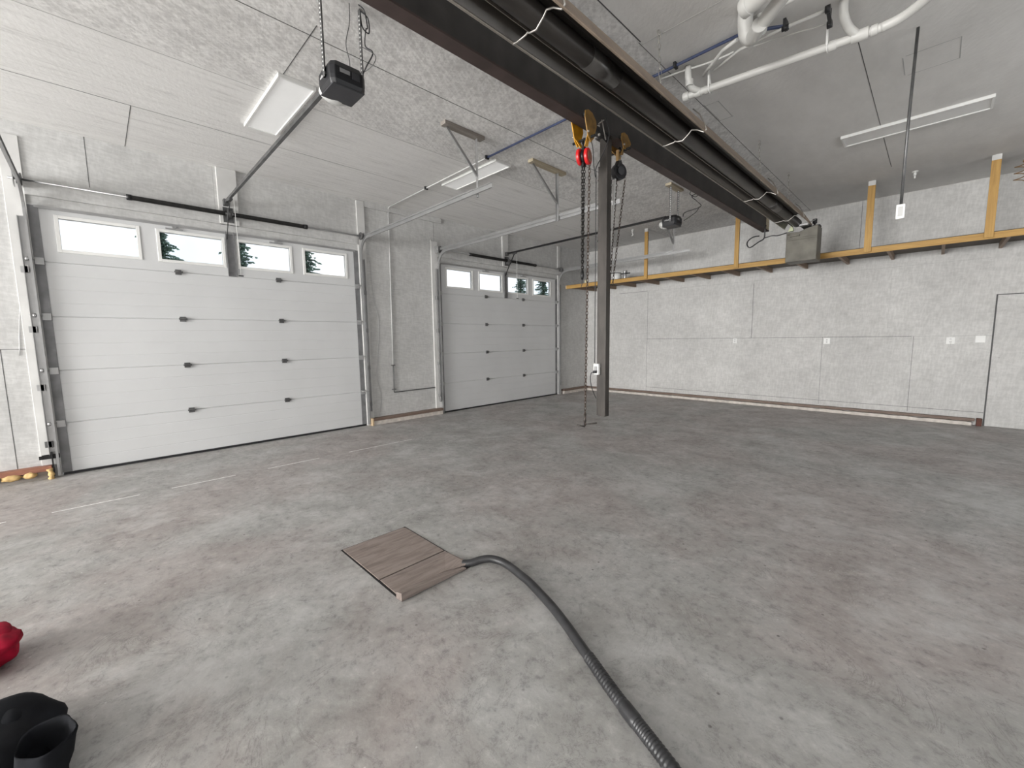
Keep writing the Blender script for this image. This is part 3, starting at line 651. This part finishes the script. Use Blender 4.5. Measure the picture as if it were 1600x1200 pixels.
# black hoist
yc = -6.20; zc = 3.145
t_ = thing('chain_hoist', 'black lever hoist with brass fittings right of the post', 'hoist', (XC, yc, 2.0))
b2 = BM(); box(b2, XC-.018, XC+.018, yc-.03, yc+.012, 3.245, 3.35); obj('top_block', b2, BRASS, t_, bevel=.005)
for q in ((-.02, 3.335), (.012, 3.34), (.0, 3.29), (-.018, 3.25)):
    b2 = BM(); cyl(b2, (XC+.02, yc+q[0], q[1]), (1, 0, 0), .008, .012, 10); obj('rivet', b2, WIRE, t_)
b2 = BM(); cyl(b2, (XC, yc+.0, zc), (1, -.35, 0), .078, .06, 26); prism(b2, [(yc-.068, zc+.03), (yc+.068, zc+.03), (yc+.015, zc+.115), (yc-.015, zc+.115)], 'x', XC-.022, XC+.022); obj('housing', b2, BLACKP, t_, bevel=.006)
b2 = BM(); cyl(b2, (XC+.035, yc-.015, zc), (1, -.35, 0), .04, .012, 20); obj('cap', b2, BLACKP2, t_)
for k, (dx, dy, zb, mt) in enumerate(((-.04, -.07, 2.3, CHAIN), (-.01, -.02, 2.05, CHAINR), (.045, .045, 2.05, CHAINR))):
    b2 = BM(); chain(b2, (XC+dx, yc+dy, zc-.07), (XC+dx*.3-.03, yc+dy*.4-.08, zb), .030, .018, .003); obj('chain', b2, mt, t_)
b2 = BM(); tube(b2, smoothpath([(XC-.02, yc-.03, zc-.06), (XC-.035, yc-.06, 2.5), (XC-.05, yc-.11, 2.1)], 4), .010, 8); obj('rope', b2, TRIMW, t_)

# ================================================================== radiant tube heater
t_ = thing('tube_heater', 'long radiant tube heater with dark reflector hung beside the beam', 'heater', (5.41, -6.5, 3.2))
ya, yb = -12.0, -1.98
hx0, hx1 = 5.232, 5.592; zl = 3.205
b2 = BM(); prof = [(hx0, zl), (hx0+.06, zl+.10), (hx0+.115, zl+.165), (hx0+.16, zl+.195), (hx1-.16, zl+.195), (hx1-.125, zl+.165), (hx1-.125+.02, zl+.165)][:6]+[(hx1, zl)]
sheet(b2, prof, 'y', ya, yb, .003); obj('reflector', b2, HOOD, t_)
b2 = BM(); sheet(b2, [(hx1-.098, zl+.172), (hx1+.004, zl+.002)], 'y', ya, yb, .002); obj('outer_side', b2, HOODO, t_)
for x, s in ((hx0, -1), (hx1, 1)):
    b2 = BM(); tube(b2, [(x+s*.002, ya, zl), (x+s*.002, yb, zl)], .008, 8); obj('lip', b2, HOODO if s > 0 else HOODL, t_)
b2 = BM(); box(b2, 5.338, 5.342, ya, yb, 3.216, 3.232); obj('inner_strip', b2, HOODL, t_)
b2 = BM(); tube(b2, [(5.402, ya, 3.262), (5.402, yb-.02, 3.262)], .062, 24); obj('tube', b2, TUBE, t_)
for q in (-7.55, -3.35):
    b2 = BM(); tube(b2, [(5.402, q-.16, 3.262), (5.402, q+.16, 3.262)], .066, 24); obj('tube_coupling', b2, SLEEVE, t_)
def hanger(y, k):
    b2 = BM()
    pts = [(hx0-.004, y, zl+.01), (hx0, y, zl-.006), (hx0+.03, y, zl-.01), (hx0+.10, y+.0, zl-.006), (5.345, y, 3.206), (5.36, y, 3.196), (5.41, y, 3.188), (5.46, y, 3.225), (5.485, y, 3.25), (hx1-.06, y, zl+.03), (hx1-.005, y, zl-.006), (hx1+.015, y, zl+.005), (hx1+.0, y, zl+.06), (hx1-.045, y, zl+.15), (hx1-.10, y, zl+.21)]
    tube(b2, pts, .005, 8); obj('wire_hanger', b2, WIRE, t_)
    b2 = BM(); y = y-.42 if k == 2 else y; chain(b2, (5.41, y, zl+.21), (5.38, y, H-.02), .05, .022, .0028, 8, 4); tube(b2, smoothpath([(5.38, y, H-.001), (5.38, y, H-.03), (5.395, y+.012, H-.045), (5.38, y+.02, H-.06), (5.37, y, H-.045)], 4), .003, 6); obj('hanging_chain', b2, WIRE, t_)
for k, y in enumerate((-10.0, -8.19, -6.30, -4.05, -2.6)): hanger(y, k)
# burner box
b2 = BM(); prism(b2, [(5.245, 2.68), (5.665, 2.68), (5.665, 3.205), (5.60, 3.20), (5.50, 3.175), (5.42, 3.14), (5.30, 3.15), (5.245, 3.165)], 'y', -1.92, -1.60); obj('burner_box', b2, RUST, t_, bevel=.006)
b2 = BM(); box(b2, 5.255, 5.30, -1.935, -1.921, 3.11, 3.118); box(b2, 5.30, 5.43, -1.95, -1.921, 3.075, 3.10); box(b2, 5.245, 5.665, -1.928, -1.921, 3.02, 3.05); obj('box_flange', b2, RUST, t_, bevel=.004)
b2 = BM(); prism(b2, [(5.27, 3.17), (5.34, 3.17), (5.325, 3.24), (5.30, 3.25)], 'y', -1.93, -1.88); obj('sight_cover', b2, simple('pale green plastic', (.62, .66, .42), .4), t_)
b2 = BM(); box(b2, 5.44, 5.56, -1.95, -1.70, 3.205, 3.235); box(b2, 5.57, 5.665, -1.80, -1.65, 3.21, 3.235); cyl(b2, (5.58, -1.70, 3.31), (0, 0, 1), .032, .07, 14); cyl(b2, (5.58, -1.70, 3.26), (0, 0, 1), .016, .06, 10); obj('blower', b2, BLACKP, t_, bevel=.004)
b2 = BM(); box(b2, 5.44, 5.55, -2.05, -1.93, 3.205, 3.225); bar(b2, (5.50, -2.0, 3.22), (5.60, -1.85, 3.30), .05, .01); obj('bracket', b2, GALV, t_)
b2 = BM(); tube(b2, smoothpath([(4.95, -1.95, 3.33), (4.94, -1.96, 3.25), (4.93, -1.95, 3.12), (4.86, -2.0, 3.06), (4.75, -2.02, 2.99), (4.70, -2.02, 3.03), (4.70, -2.0, 3.10), (4.77, -1.98, 3.16), (4.86, -1.95, 3.17)], 7), .010, 8)
tube(b2, smoothpath([(4.93, -1.96, 3.12), (5.05, -1.95, 3.14), (5.13, -1.94, 3.13), (5.25, -1.90, 3.16)], 5), .008, 8)
obj('power_cable', b2, BLACKP, loc=(4.93, -1.96, 3.1), label='black looped cable between the beam end and the heater box', category='cable')

# ================================================================== ceiling lights
LIT = simple('lit diffuser', (.80, .80, .79), .4, 0, .02); LIT.node_tree.nodes['Principled BSDF'].inputs['Emission Color'].default_value = (1, .99, .97, 1); LIT.node_tree.nodes['Principled BSDF'].inputs['Emission Strength'].default_value = .16
def fixture(x0, x1, y0, y1, label, lit=True):
    t_ = thing('ceiling_light', label, 'ceiling light', ((x0+x1)/2, (y0+y1)/2, H), 'flat rectangular ceiling lights')
    z = H; f = .022
    b2 = BM()
    for a in ((x0, x1, y0, y0+f), (x0, x1, y1-f, y1), (x0, x0+f, y0+f, y1-f), (x1-f, x1, y0+f, y1-f)): box(b2, a[0], a[1], a[2], a[3], z-.035, z-.001)
    obj('frame', b2, WHITE, t_, bevel=.003)
    b2 = BM(); box(b2, x0+f, x1-f, y0+f, y1-f, z-.026, z-.002); obj('diffuser', b2, LIT if lit else DIFF, t_)
fixture(1.58, 2.80, -8.70, -8.37, 'flat white ceiling light beside the near door opener rail')
fixture(1.57, 2.80, -6.08, -5.79, 'flat white ceiling light behind the braced track hanger')
fixture(6.09, 7.33, -3.42, -3.09, 'narrow unlit ceiling light at the right, near the hanging conduit', False)
b2 = BM(); cyl(b2, (6.69, -1.2, H-.008), (0, 0, 1), .035, .016, 16); cyl(b2, (6.69, -1.2, H-.035), (0, 0, 1), .018, .05, 12); cyl(b2, (6.69, -1.2, H-.075), (0, 0, 1), .010, .05, 10)
obj('ceiling_nozzle', b2, WHITE, loc=(6.69, -1.2, H), label='small white ceiling fitting between two yellow shelf posts', category='fitting')
b2 = BM(); cyl(b2, (2.13, -1.3, H-.01), (0, 0, 1), .03, .02, 16); tube(b2, smoothpath([(2.13, -1.3, H-.02), (2.12, -1.3, H-.06), (2.14, -1.3, H-.10), (2.11, -1.3, H-.13)], 4), .012, 8); obj('ceiling_nozzle', b2, WHITE, loc=(2.13, -1.3, H), label='small white ceiling fitting left of the first yellow shelf post', category='fitting')

# ================================================================== hanging conduit with box
t_ = thing('hanging_conduit', 'thin dark conduit dropping from the ceiling to a white outlet box', 'conduit', (6.80, -5.25, 2.43))
b2 = BM(); tube(b2, [(6.805, -5.26, H-.002), (6.795, -5.27, 3.2), (6.792, -5.28, 2.55)], .0105, 10); obj('pipe', b2, DSTEEL, t_)
b2 = BM(); box(b2, 6.765, 6.82, -5.31, -5.26, 2.435, 2.55); obj('outlet_box', b2, WHITE, t_, bevel=.006)
b2 = BM(); box(b2, 6.778, 6.808, -5.314, -5.311, 2.455, 2.53); obj('socket_plate', b2, SOCKET, t_)

# ================================================================== pipes under the ceiling
t_ = thing('water_pipe', 'blue water pipe running along the ceiling and down between the garage doors', 'pipe', (3.0, -6.2, 3.86))
b2 = BM(); tube(b2, [(.02, -6.18, 1.05), (.02, -6.16, 2.4), (.02, -6.14, 3.80)], .010, 10); tube(b2, smoothpath([(.02, -6.14, 3.80), (.03, -6.14, 3.855), (.10, -6.15, 3.868)], 5), .010, 10); tube(b2, [(.10, -6.15, 3.868), (2.75, -6.21, 3.868)], .010, 10); obj('painted_run', b2, BLUEW, t_)
b2 = BM(); tube(b2, [(2.75, -6.21, 3.868), (5.9, -6.235, 3.868)], .0125, 10); tube(b2, smoothpath([(5.85, -6.22, 3.868), (6.0, -6.17, 3.85), (6.12, -6.13, 3.83)], 5), .0125, 10); obj('blue_run', b2, BLUE, t_)
b2 = BM(); tube(b2, smoothpath([(.02, -6.18, 1.05), (.02, -6.183, .60), (.021, -6.18, .55), (.024, -6.14, .545), (.024, -5.9, .548), (.024, -5.28, .552)], 5), .010, 8); obj('grey_run', b2, DSTEEL, t_)
for p in ((2.78, -6.215), (1.3, -6.18), (5.30, -6.235)):
    b2 = BM(); box(b2, p[0]-.012, p[0]+.012, p[1]-.03, p[1]+.03, 3.845, 3.889); obj('clip', b2, BLACKP, t_, bevel=.004)
for z in (1.05, .60):
    b2 = BM(); box(b2, .001, .035, -6.215, -6.145, z-.008, z+.008); obj('clip', b2, DSTEEL, t_)
def drain(name, paths, label, rad, extra=None, loc=(6, -6, 3.7)):
    t2 = thing('drain_pipe', label, 'pipe', loc, 'white drain pipes under the ceiling')
    for pth, r_ in paths:
        b2 = BM(); tube(b2, smoothpath(pth, 6), r_, 16); obj('pipe', b2, PVC, t2)
    for c_, ax, r_, L in (extra or []):
        b2 = BM(); cyl(b2, c_, ax, r_, L, 18); obj('collar', b2, PVC, t2, bevel=.003)
    return t2
ax = (Vector((6.85, -5.86, 3.72))-Vector((5.26, -5.99, 3.72))).normalized()
drain('a', [([(5.27, -6.0, 3.70), (5.9, -5.92, 3.70), (6.45, -5.85, 3.70), (6.66, -5.83, 3.70)], .030),
            ([(6.64, -5.83, 3.70), (6.78, -5.86, 3.71), (7.0, -6.05, 3.73), (7.3, -6.4, 3.75)], .032),
            ([(5.42, -5.98, 3.705), (5.37, -6.04, 3.73), (5.36, -6.10, 3.79), (5.36, -6.11, 3.885)], .027),
            ([(6.50, -5.86, 3.71), (6.46, -5.92, 3.75), (6.44, -6.0, 3.80), (6.44, -6.03, 3.885)], .029)],
      'long white drain pipe crossing the ceiling beside the hanging conduit', .03,
      [((5.40, -5.98, 3.70), ax, .035, .05), ((5.47, -5.97, 3.70), ax, .034, .03), ((5.30, -5.995, 3.70), ax, .038, .05), ((6.36, -5.855, 3.70), ax, .036, .05), ((6.52, -5.845, 3.70), ax, .040, .10), ((6.60, -5.835, 3.70), ax, .036, .04), ((5.36, -6.08, 3.76), (0, .1, -1), .034, .05)], (6.1, -5.9, 3.7))
drain('b', [([(5.93, -6.48, 3.885), (5.93, -6.48, 3.78), (5.935, -6.45, 3.70), (5.98, -6.46, 3.67), (6.05, -6.56, 3.67)], .050),
            ([(5.99, -6.47, 3.68), (6.12, -6.58, 3.70), (6.26, -6.70, 3.72), (6.5, -6.9, 3.74)], .046),
            ([(6.03, -6.76, 3.70), (6.10, -6.78, 3.70), (6.28, -6.86, 3.71), (6.6, -7.0, 3.72)], .055)],
      'thick white elbowed drain pipes at the top edge of the picture', .05,
      [((6.03, -6.50, 3.68), (1, -.75, .1), .054, .03), ((6.02, -6.755, 3.70), (1, -.35, 0), .060, .05)], (6.1, -6.6, 3.7))
b2 = BM(); tube(b2, smoothpath([(5.12, -6.14, 3.87), (5.30, -6.12, 3.865), (5.48, -6.08, 3.86), (5.64, -6.06, 3.86), (5.72, -6.06, 3.862)], 5), .009, 8)
obj('conduit_pipe', b2, PVC, loc=(5.4, -6.1, 3.86), label='thin curved white pipe on the ceiling behind the end of the main drain pipe', category='pipe')
b2 = BM(); tube(b2, [(5.46, -6.03, 3.80), (5.58, -6.14, 3.80), (5.70, -6.25, 3.80), (5.82, -6.30, 3.80)], .014, 10)
obj('conduit_pipe', b2, PVC, loc=(5.6, -6.2, 3.8), label='short white pipe rising from the drain strap to the thick elbow', category='pipe')
b2 = BM(); tube(b2, [(5.545, -6.03, 3.80), (5.80, -6.16, 3.80), (6.10, -6.17, 3.80), (6.36, -6.155, 3.80)], .012, 10)
obj('conduit_pipe', b2, PVC, loc=(5.8, -6.16, 3.8), label='slim white pipe running from under the thick elbow to the black clip', category='pipe')
b2 = BM(); tube(b2, [(5.95, -6.37, 3.85), (6.2, -6.36, 3.85), (6.6, -6.42, 3.85), (6.9, -6.5, 3.85)], .015, 10)
obj('conduit_pipe', b2, PVC, loc=(6.4, -6.4, 3.85), label='pale pipe above the blue pipe near the top edge', category='pipe')
b2 = BM(); tube(b2, [(6.09, -6.17, 3.8), (6.135, -6.165, 3.8)], .02, 10); box(b2, 6.10, 6.12, -6.19, -6.12, 3.80, 3.86); obj('pipe_clip', b2, BLACKP, loc=(6.11, -6.16, 3.8), label='small black coupling where the blue pipe meets the slim white pipe', category='pipe clip')
b2 = BM(); bar(b2, (6.37, -6.16, 3.80), (6.36, -6.00, 3.79), .022, .02); cyl(b2, (6.37, -6.16, 3.8), (1, 0, 0), .025, .03, 12); cyl(b2, (6.355, -5.985, 3.79), (1, 0, 0), .025, .03, 12); tube(b2, [(6.36, -6.0, 3.8), (6.36, -6.0, 3.888)], .006, 6); obj('pipe_clip', b2, BLACKP, loc=(6.36, -6.08, 3.8), label='black hinged pipe clip above the long white drain pipe', category='pipe clip')
b2 = BM(); tube(b2, [(6.33, -5.99, 3.80), (6.10, -5.99, 3.84), (5.85, -6.0, 3.87)], .006, 8); obj('conduit_pipe', b2, PVC, loc=(6.1, -6, 3.84), label='thin white tube alongside the upper middle of the main drain pipe', category='pipe')
for x, y, lab in ((5.50, -5.968, 'thin white strap holding the left end of the long drain pipe'), (6.33, -5.86, 'thin white strap holding the middle of the long drain pipe')):
    b2 = BM(); bar(b2, (x, y-.04, 3.70), (x, y-.05, H-.001), .014, .003, (0, 1, 0)); bar(b2, (x, y+.034, 3.70), (x, y-.05, 3.84), .014, .003, (0, 1, 0)); tube(b2, [(x, y-.04, 3.70), (x, y-.028, 3.672), (x, y, 3.662), (x, y+.028, 3.672), (x, y+.036, 3.70)], .004, 6)
    obj('pipe_strap', b2, WHITE, loc=(x, y, 3.7), label=lab, category='strap')

# ================================================================== lumber shelf on the back wall
t_ = thing('lumber_shelf', 'long yellow lumber shelf hung from the ceiling along the back wall', 'shelf', (4.6, -.6, 2.78))
ys = -1.15
bm = BM(); box(bm, .15, 9.6, ys, ys+.038, 2.785, 2.872); obj('front_rail', bm, LUMX, t_, bevel=.002)
bm = BM(); box(bm, .12, .155, ys+.0, ys+.04, 2.785, 2.872); obj('rail_end', bm, PALE, t_)
for x in (2.40, 4.27, 6.205, 7.49, 9.3):
    b2 = BM(); w_ = .038 if x < 5 else .045
    box(b2, x-w_, x+w_, ys-.039, ys-.001, 2.80, H-.07); o_ = obj('post', b2, LUMZ, t_, bevel=.002)
    b2 = BM(); box(b2, x-w_, x+w_, ys-.0395, ys-.0005, H-.07, H-.001); obj('painted_end', b2, TRIMW, o_)
for x in (.30, .925, 1.51, 2.14, 2.76, 3.36, 3.975, 4.59, 5.195, 5.835, 6.45, 7.06, 7.68, 8.3, 8.9):
    b2 = BM(); box(b2, x-.019, x+.019, ys+.0385, -.001, 2.787, 2.872); obj('joist', b2, JOIST, t_)
bm = BM(); box(bm, .15, 9.6, ys+.002, -.001, 2.8725, 2.882); obj('deck_board', bm, simple('dark deck board', (.10, .085, .07), .8), t_)
# things stored on the shelf
zs_ = 2.882
b2 = BM(); cyl(b2, (.62, -.95, zs_+.05), (0, 0, 1), .032, .10, 16); obj('bottle', b2, simple('cream plastic', (.78, .70, .45), .4), loc=(.62, -.95, zs_), label='small cream container on the shelf left of the post', category='container')
t_ = thing('paint_can', 'round white can with a dark lid on the shelf right of the post', 'can', (1.55, -.85, zs_))
b2 = BM(); cyl(b2, (1.45, -.85, zs_+.085), (0, 0, 1), .12, .17, 24); obj('body', b2, WHITE, t_)
b2 = BM(); cyl(b2, (1.45, -.85, zs_+.178), (0, 0, 1), .124, .014, 24); obj('lid', b2, BLACKP, t_)
t_ = thing('spray_gun', 'upright grey tool standing on the shelf beside the white can', 'tool', (1.72, -.9, zs_))
b2 = BM(); cyl(b2, (1.72, -.9, zs_+.07), (0, 0, 1), .04, .14, 14); cyl(b2, (1.72, -.9, zs_+.18), (0, 0, 1), .055, .06, 14); obj('body', b2, GALV, t_, bevel=.006)
b2 = BM(); box(b2, 1.63, 1.86, -.93, -.90, zs_+.125, zs_+.15); obj('handle', b2, BLACKP, t_, bevel=.005)
t_ = thing('wire_rack', 'small wire rack standing on the shelf just right of the post', 'rack', (1.15, -.85, zs_))
b2 = BM()
for x in (1.02, 1.10, 1.18, 1.26): tube(b2, [(x, -.95, zs_), (x, -.95, zs_+.20), (x, -.80, zs_+.20), (x, -.80, zs_)], .006, 6)
for z in (.06, .12, .18): tube(b2, [(1.0, -.955, zs_+z), (1.28, -.955, zs_+z)], .006, 6)
obj('frame', b2, DSTEEL, t_)
b2 = BM(); cyl(b2, (1.24, -.86, zs_+.225), (0, 0, 1), .04, .045, 14); obj('top_cup', b2, GALV, t_)

# ================================================================== wall outlets and small wall items
def outlet(x, z, label, plug=False, blank=False, x_w=.075):
    t2 = thing('wall_outlet', label, 'outlet', (x, 0, z), 'white wall plates on the back wall')
    b2 = BM(); box(b2, x-x_w/2, x+x_w/2, -.008, -.002, z-.055, z+.055); obj('plate', b2, WHITE, t2, bevel=.002)
    if not blank:
        for dz in (-.02, .02):
            b2 = BM(); cyl(b2, (x, -.0095, z+dz), (0, 1, 0), .014, .003, 12); obj('socket', b2, SOCKET, t2)
    if plug:
        b2 = BM(); box(b2, x-.015, x+.015, -.04, -.0115, z-.01, z+.02); tube(b2, smoothpath([(x, -.04, z), (x, -.045, z-.06), (x-.02, -.02, z-.14)], 4), .004, 6); obj('plug', b2, WHITE, t2)
outlet(3.945, 1.39, 'white wall outlet near the middle of the back wall'); outlet(5.59, 1.375, 'white wall outlet with two sockets above a vertical panel joint', x_w=.10)
outlet(7.245, 1.37, 'white wall outlet with a cord plugged in, right part of the back wall', True, x_w=.10); outlet(7.575, 1.392, 'blank white wall plate beside the flush door', False, True, .11)
# wall marks: loose wires and conduit between the doors
b2 = BM(); tube(b2, [(.012, -5.26, 3.45), (.012, -5.25, 2.0), (.014, -5.225, .14)], .011, 8); obj('conduit_pipe', b2, PVC, loc=(.012, -5.25, .14), label='thin white vertical conduit just left of the far garage door', category='pipe')
b2 = BM(); tube(b2, smoothpath([(.006, -6.53, 2.9), (.006, -6.50, 2.3), (.006, -6.42, 1.9), (.006, -6.45, 1.4), (.006, -6.50, .9), (.006, -6.44, .5), (.006, -6.50, .14)], 6), .004, 6); obj('loose_wire', b2, GALV, loc=(.006, -6.5, .14), label='thin loose wire on the wall right of the near garage door', category='wire')
b2 = BM(); tube(b2, smoothpath([(.006, -10.66, 1.4), (.006, -10.60, 1.95), (.021, -10.52, 1.7), (.021, -10.52, 1.2)], 6), .003, 6); obj('loose_wire', b2, GALV, loc=(.006, -10.6, 1.4), label='thin loose wire beside the left track of the near garage door', category='wire')
t_ = thing('coiled_cord', 'coiled brown cord with a grey housing near the ceiling at the right edge', 'cord', (7.76, -1.0, 3.7))
b2 = BM(); pts = [(7.72+.05*math.cos(a*.9), -1.0+.05*math.sin(a*.9), 3.76-.012*a) for a in [k*.35 for k in range(60)]]
tube(b2, pts, .006, 6); tube(b2, smoothpath([(7.95, -1.0, H-.01), (7.80, -1.0, 3.95-.1), (7.74, -1.0, 3.78), (7.77, -1.0, 3.76)], 5), .008, 6); obj('coil', b2, simple('tan cord', (.22, .13, .06), .5), t_)
b2 = BM(); box(b2, 7.80, 7.95, -1.05, -.95, 3.62, 3.78); obj('housing', b2, GALVD, t_, bevel=.01)
b2 = BM(); bar(b2, (7.9, -1.0, 3.779), (7.9, -1.0, H-.001), .02, .02, (0, 1, 0)); obj('stem', b2, GALVD, t_)

# ================================================================== floor hatch and hose
t_ = thing('floor_hatch', 'square cover of worn wooden planks set in the concrete floor', 'hatch', (4.55, -8.66, 0))
b2 = BM(); box(b2, 4.128, 4.985, -8.922, -8.397, .0003, .0012); obj('pit_edge', b2, PIT, t_)
def plank(pts, z0, ztops, mt=PLANK):
    b2 = BM(); A = [b2.verts.new((x, y, z0 if not isinstance(z0, list) else z0[i])) for i, (x, y) in enumerate(pts)]; B = [b2.verts.new((x, y, ztops[i])) for i, (x, y) in enumerate(pts)]; n = len(pts)
    for i in range(n): b2.faces.new((A[i], A[(i+1) % n], B[(i+1) % n], B[i]))
    b2.faces.new(A[::-1]); b2.faces.new(B); return obj('plank', b2, mt, t_, bevel=.001)
plank([(4.140, -8.910), (4.140, -8.425), (4.158, -8.408), (4.680, -8.408), (4.686, -8.908)], .0013, [.006]*5)
plank([(4.696, -8.906), (4.692, -8.408), (4.950, -8.404), (4.968, -8.425), (4.915, -8.56), (4.905, -8.62), (4.90, -8.908)], [.0014]*2+[.012, .016]+[.0014]*3, [.006, .006, .024, .028, .010, .008, .008])
plank([(4.902, -8.910), (4.907, -8.625), (4.965, -8.455), (4.990, -8.450), (4.998, -8.928), (4.935, -8.928)], [.0014, .0014, .004, .004, .010, .0014], [.011, .010, .014, .014, .060, .042])
hz = .030
hp = [(4.93, -8.43, .012), (4.975, -8.395, .020), (5.015, -8.335, hz+.005), (5.065, -8.29, hz+.010), (5.135, -8.262, hz+.005), (5.225, -8.262, hz), (5.33, -8.282, hz)]
hp += [(5.41, -8.298, hz), (5.53, -8.336, hz), (5.67, -8.385, hz), (5.81, -8.445, hz), (5.93, -8.503, hz), (6.05, -8.560, hz), (6.17, -8.618, hz), (6.28, -8.668, hz), (6.37, -8.705, hz), (6.455, -8.74, hz), (6.60, -8.80, hz), (6.95, -8.93, hz), (7.4, -9.0, hz)]
P = smoothpath(hp, 30)
def hr(i):
    x = Q[i].x
    rib = .0007 if i % 4 < 2 else -.0006
    if x > 6.345 or 6.02 < x < 6.28: return .0265+rib*2
    if 6.28 <= x <= 6.345: return .0295
    return .0245
# keep the smooth part smooth: drop samples there
Q = [p for i, p in enumerate(P) if p.x > 6.0 or i % 6 == 0]
P2 = P; P = Q
b2 = BM(); tube(b2, Q, .026, 18, rfun=hr); obj('suction_hose', b2, RUBBER, loc=(5.1, -8.28, 0), label='long black rubber hose lying on the floor from the wooden hatch', category='hose')
# ---- floor debris: a stone and stain are left to the floor material

# ================================================================== clothing at the lower left edge
def px2w(px, py, z):
    d = fw + (px-800)/fpx*r2 - (py-600)/fpx*u2; k = (z-m.translation.z)/d.z; return m.translation+d*k
t_ = thing('black_jacket', 'black fabric garment with an open sleeve lying in the lower left corner', 'garment', (4.75, -10.4, 0))
c0 = px2w(-45, 1178, .09)
b2 = BM(); blob(b2, (c0.x, c0.y, .08), (.24, .22, .115), 5, .30, 1.5, 4, 0, .001); obj('body', b2, CLOTH, t_)
b2 = BM(); cc = px2w(72, 1150, .19); base_ = Vector((cc.x-.01, cc.y-.03, .002))
path = [base_, base_+Vector((0, 0, .05)), base_.lerp(cc, .5), base_.lerp(cc, .8), cc-Vector((0, 0, .012)), cc, cc-Vector((0, 0, .006)), cc-Vector((0, 0, .05)), cc-Vector((0, 0, .13))]
rf = [.068, .072, .073, .074, .076, .074, .069, .062, .04]
n = 32; rings = []
for i, p in enumerate(path):
    ring = []
    for j in range(n):
        a = 2*math.pi*j/n; k = 1+.10*math.sin(2*a+.6)+.05*math.sin(5*a+i*.35)
        ring.append(b2.verts.new(p+Vector((math.cos(a)*rf[i]*k, math.sin(a)*rf[i]*k, .022*math.cos(a-2.3)*(i/len(path)) if 0 < i else 0))))
    rings.append(ring)
for A, B in zip(rings, rings[1:]):
    for j in range(n): b2.faces.new((A[j], A[(j+1) % n], B[(j+1) % n], B[j])).smooth = True
b2.faces.new(rings[0][::-1]); b2.faces.new(rings[-1])
obj('sleeve', b2, CLOTH, t_)
c2 = px2w(8, 1118, .16)
b2 = BM(); blob(b2, (c2.x, c2.y, .10), (.13, .09, .085), 12, .25, 1.6, 4, 0, .001); obj('fold', b2, CLOTH, t_)
c1 = px2w(-22, 1022, .10)
b2 = BM(); blob(b2, (c1.x-.06, c1.y-.02, .085), (.16, .12, .095), 8, .30, 1.6, 4, 0, .001); blob(b2, (c1.x-.02, c1.y+.055, .125), (.09, .055, .035), 3, .25, 1.6, 3)
obj('red_garment', b2, REDC, loc=(c1.x, c1.y, 0), label='crimson fabric garment at the left edge of the picture', category='garment')

# ================================================================== spruces outside
def spruce_meshes(h, R):
    rnd = random.Random(11)
    b1 = BM(); tube(b1, [(0, 0, 0), (0, 0, h*.5), (0, 0, h)], .16, 8, rfun=lambda i: (.17, .09, .015)[i])
    b2 = BM()
    z = h*.10
    while z < h*.985:
        f = 1-z/h; L = R*(f**.75)*(.75+.5*rnd.random()); nb = 10 if f > .15 else 7
        a0 = rnd.random()*6.28
        for k in range(nb):
            a = a0+k*6.283/nb+rnd.uniform(-.35, .35); l = L*rnd.uniform(.2, 1.2); dr = rnd.uniform(.02, .28)
            d = Vector((math.cos(a), math.sin(a), -dr)); s = Vector((-math.sin(a), math.cos(a), 0))
            n = max(4, int(l/.085))
            for q in range(n):
                t = (q+.5)/n; p = Vector((0, 0, z))+d*l*t; ww = (.20*(1-t)+.06)*rnd.uniform(.5, 1.3)
                for sg in (-1, 1):
                    if rnd.random() < .3: continue
                    tip = p+s*sg*ww+d*.10+Vector((0, 0, rnd.uniform(-.10, .02)))
                    v1 = b2.verts.new(p-d*.05); v2 = b2.verts.new(p+d*.06); v3 = b2.verts.new(tip); v4 = b2.verts.new(p+s*sg*ww*.4+Vector((0, 0, -.10)))
                    b2.faces.new((v1, v2, v3)); b2.faces.new((v1, v3, v4))
            v = [b2.verts.new(Vector((0, 0, z))+s*.03), b2.verts.new(Vector((0, 0, z))-s*.03), b2.verts.new(Vector((0, 0, z))+d*l*1.08)]
            b2.faces.new(v)
        z += .115+.05*f
    return b1, b2
b1, b2 = spruce_meshes(9.8, 1.25)
t_ = thing('spruce_tree', 'green spruce seen through the second window of the near garage door', 'tree', (-18, -7.62, -.12), 'spruces outside the garage doors')
for nme, bb, mt in (('trunk', b1, BARK), ('foliage', b2, NEEDLE)):
    me = bpy.data.meshes.new(nme); bb.to_mesh(me); bb.free(); me.materials.append(mt); o = bpy.data.objects.new(nme, me); COL.objects.link(o); o.parent = t_
for x, y, lab in ((-18, -4.55, 'green spruce seen through the third window of the near garage door'), (-18, -1.35, 'green spruce seen through the last window of the near garage door'),
                  (-18, 15.9, 'green spruce seen through the third window of the far garage door'), (-18, 18.85, 'green spruce seen through the last window of the far garage door')):
    o = dup(t_, (x, y, -.12), lab); o.rotation_euler.z = y
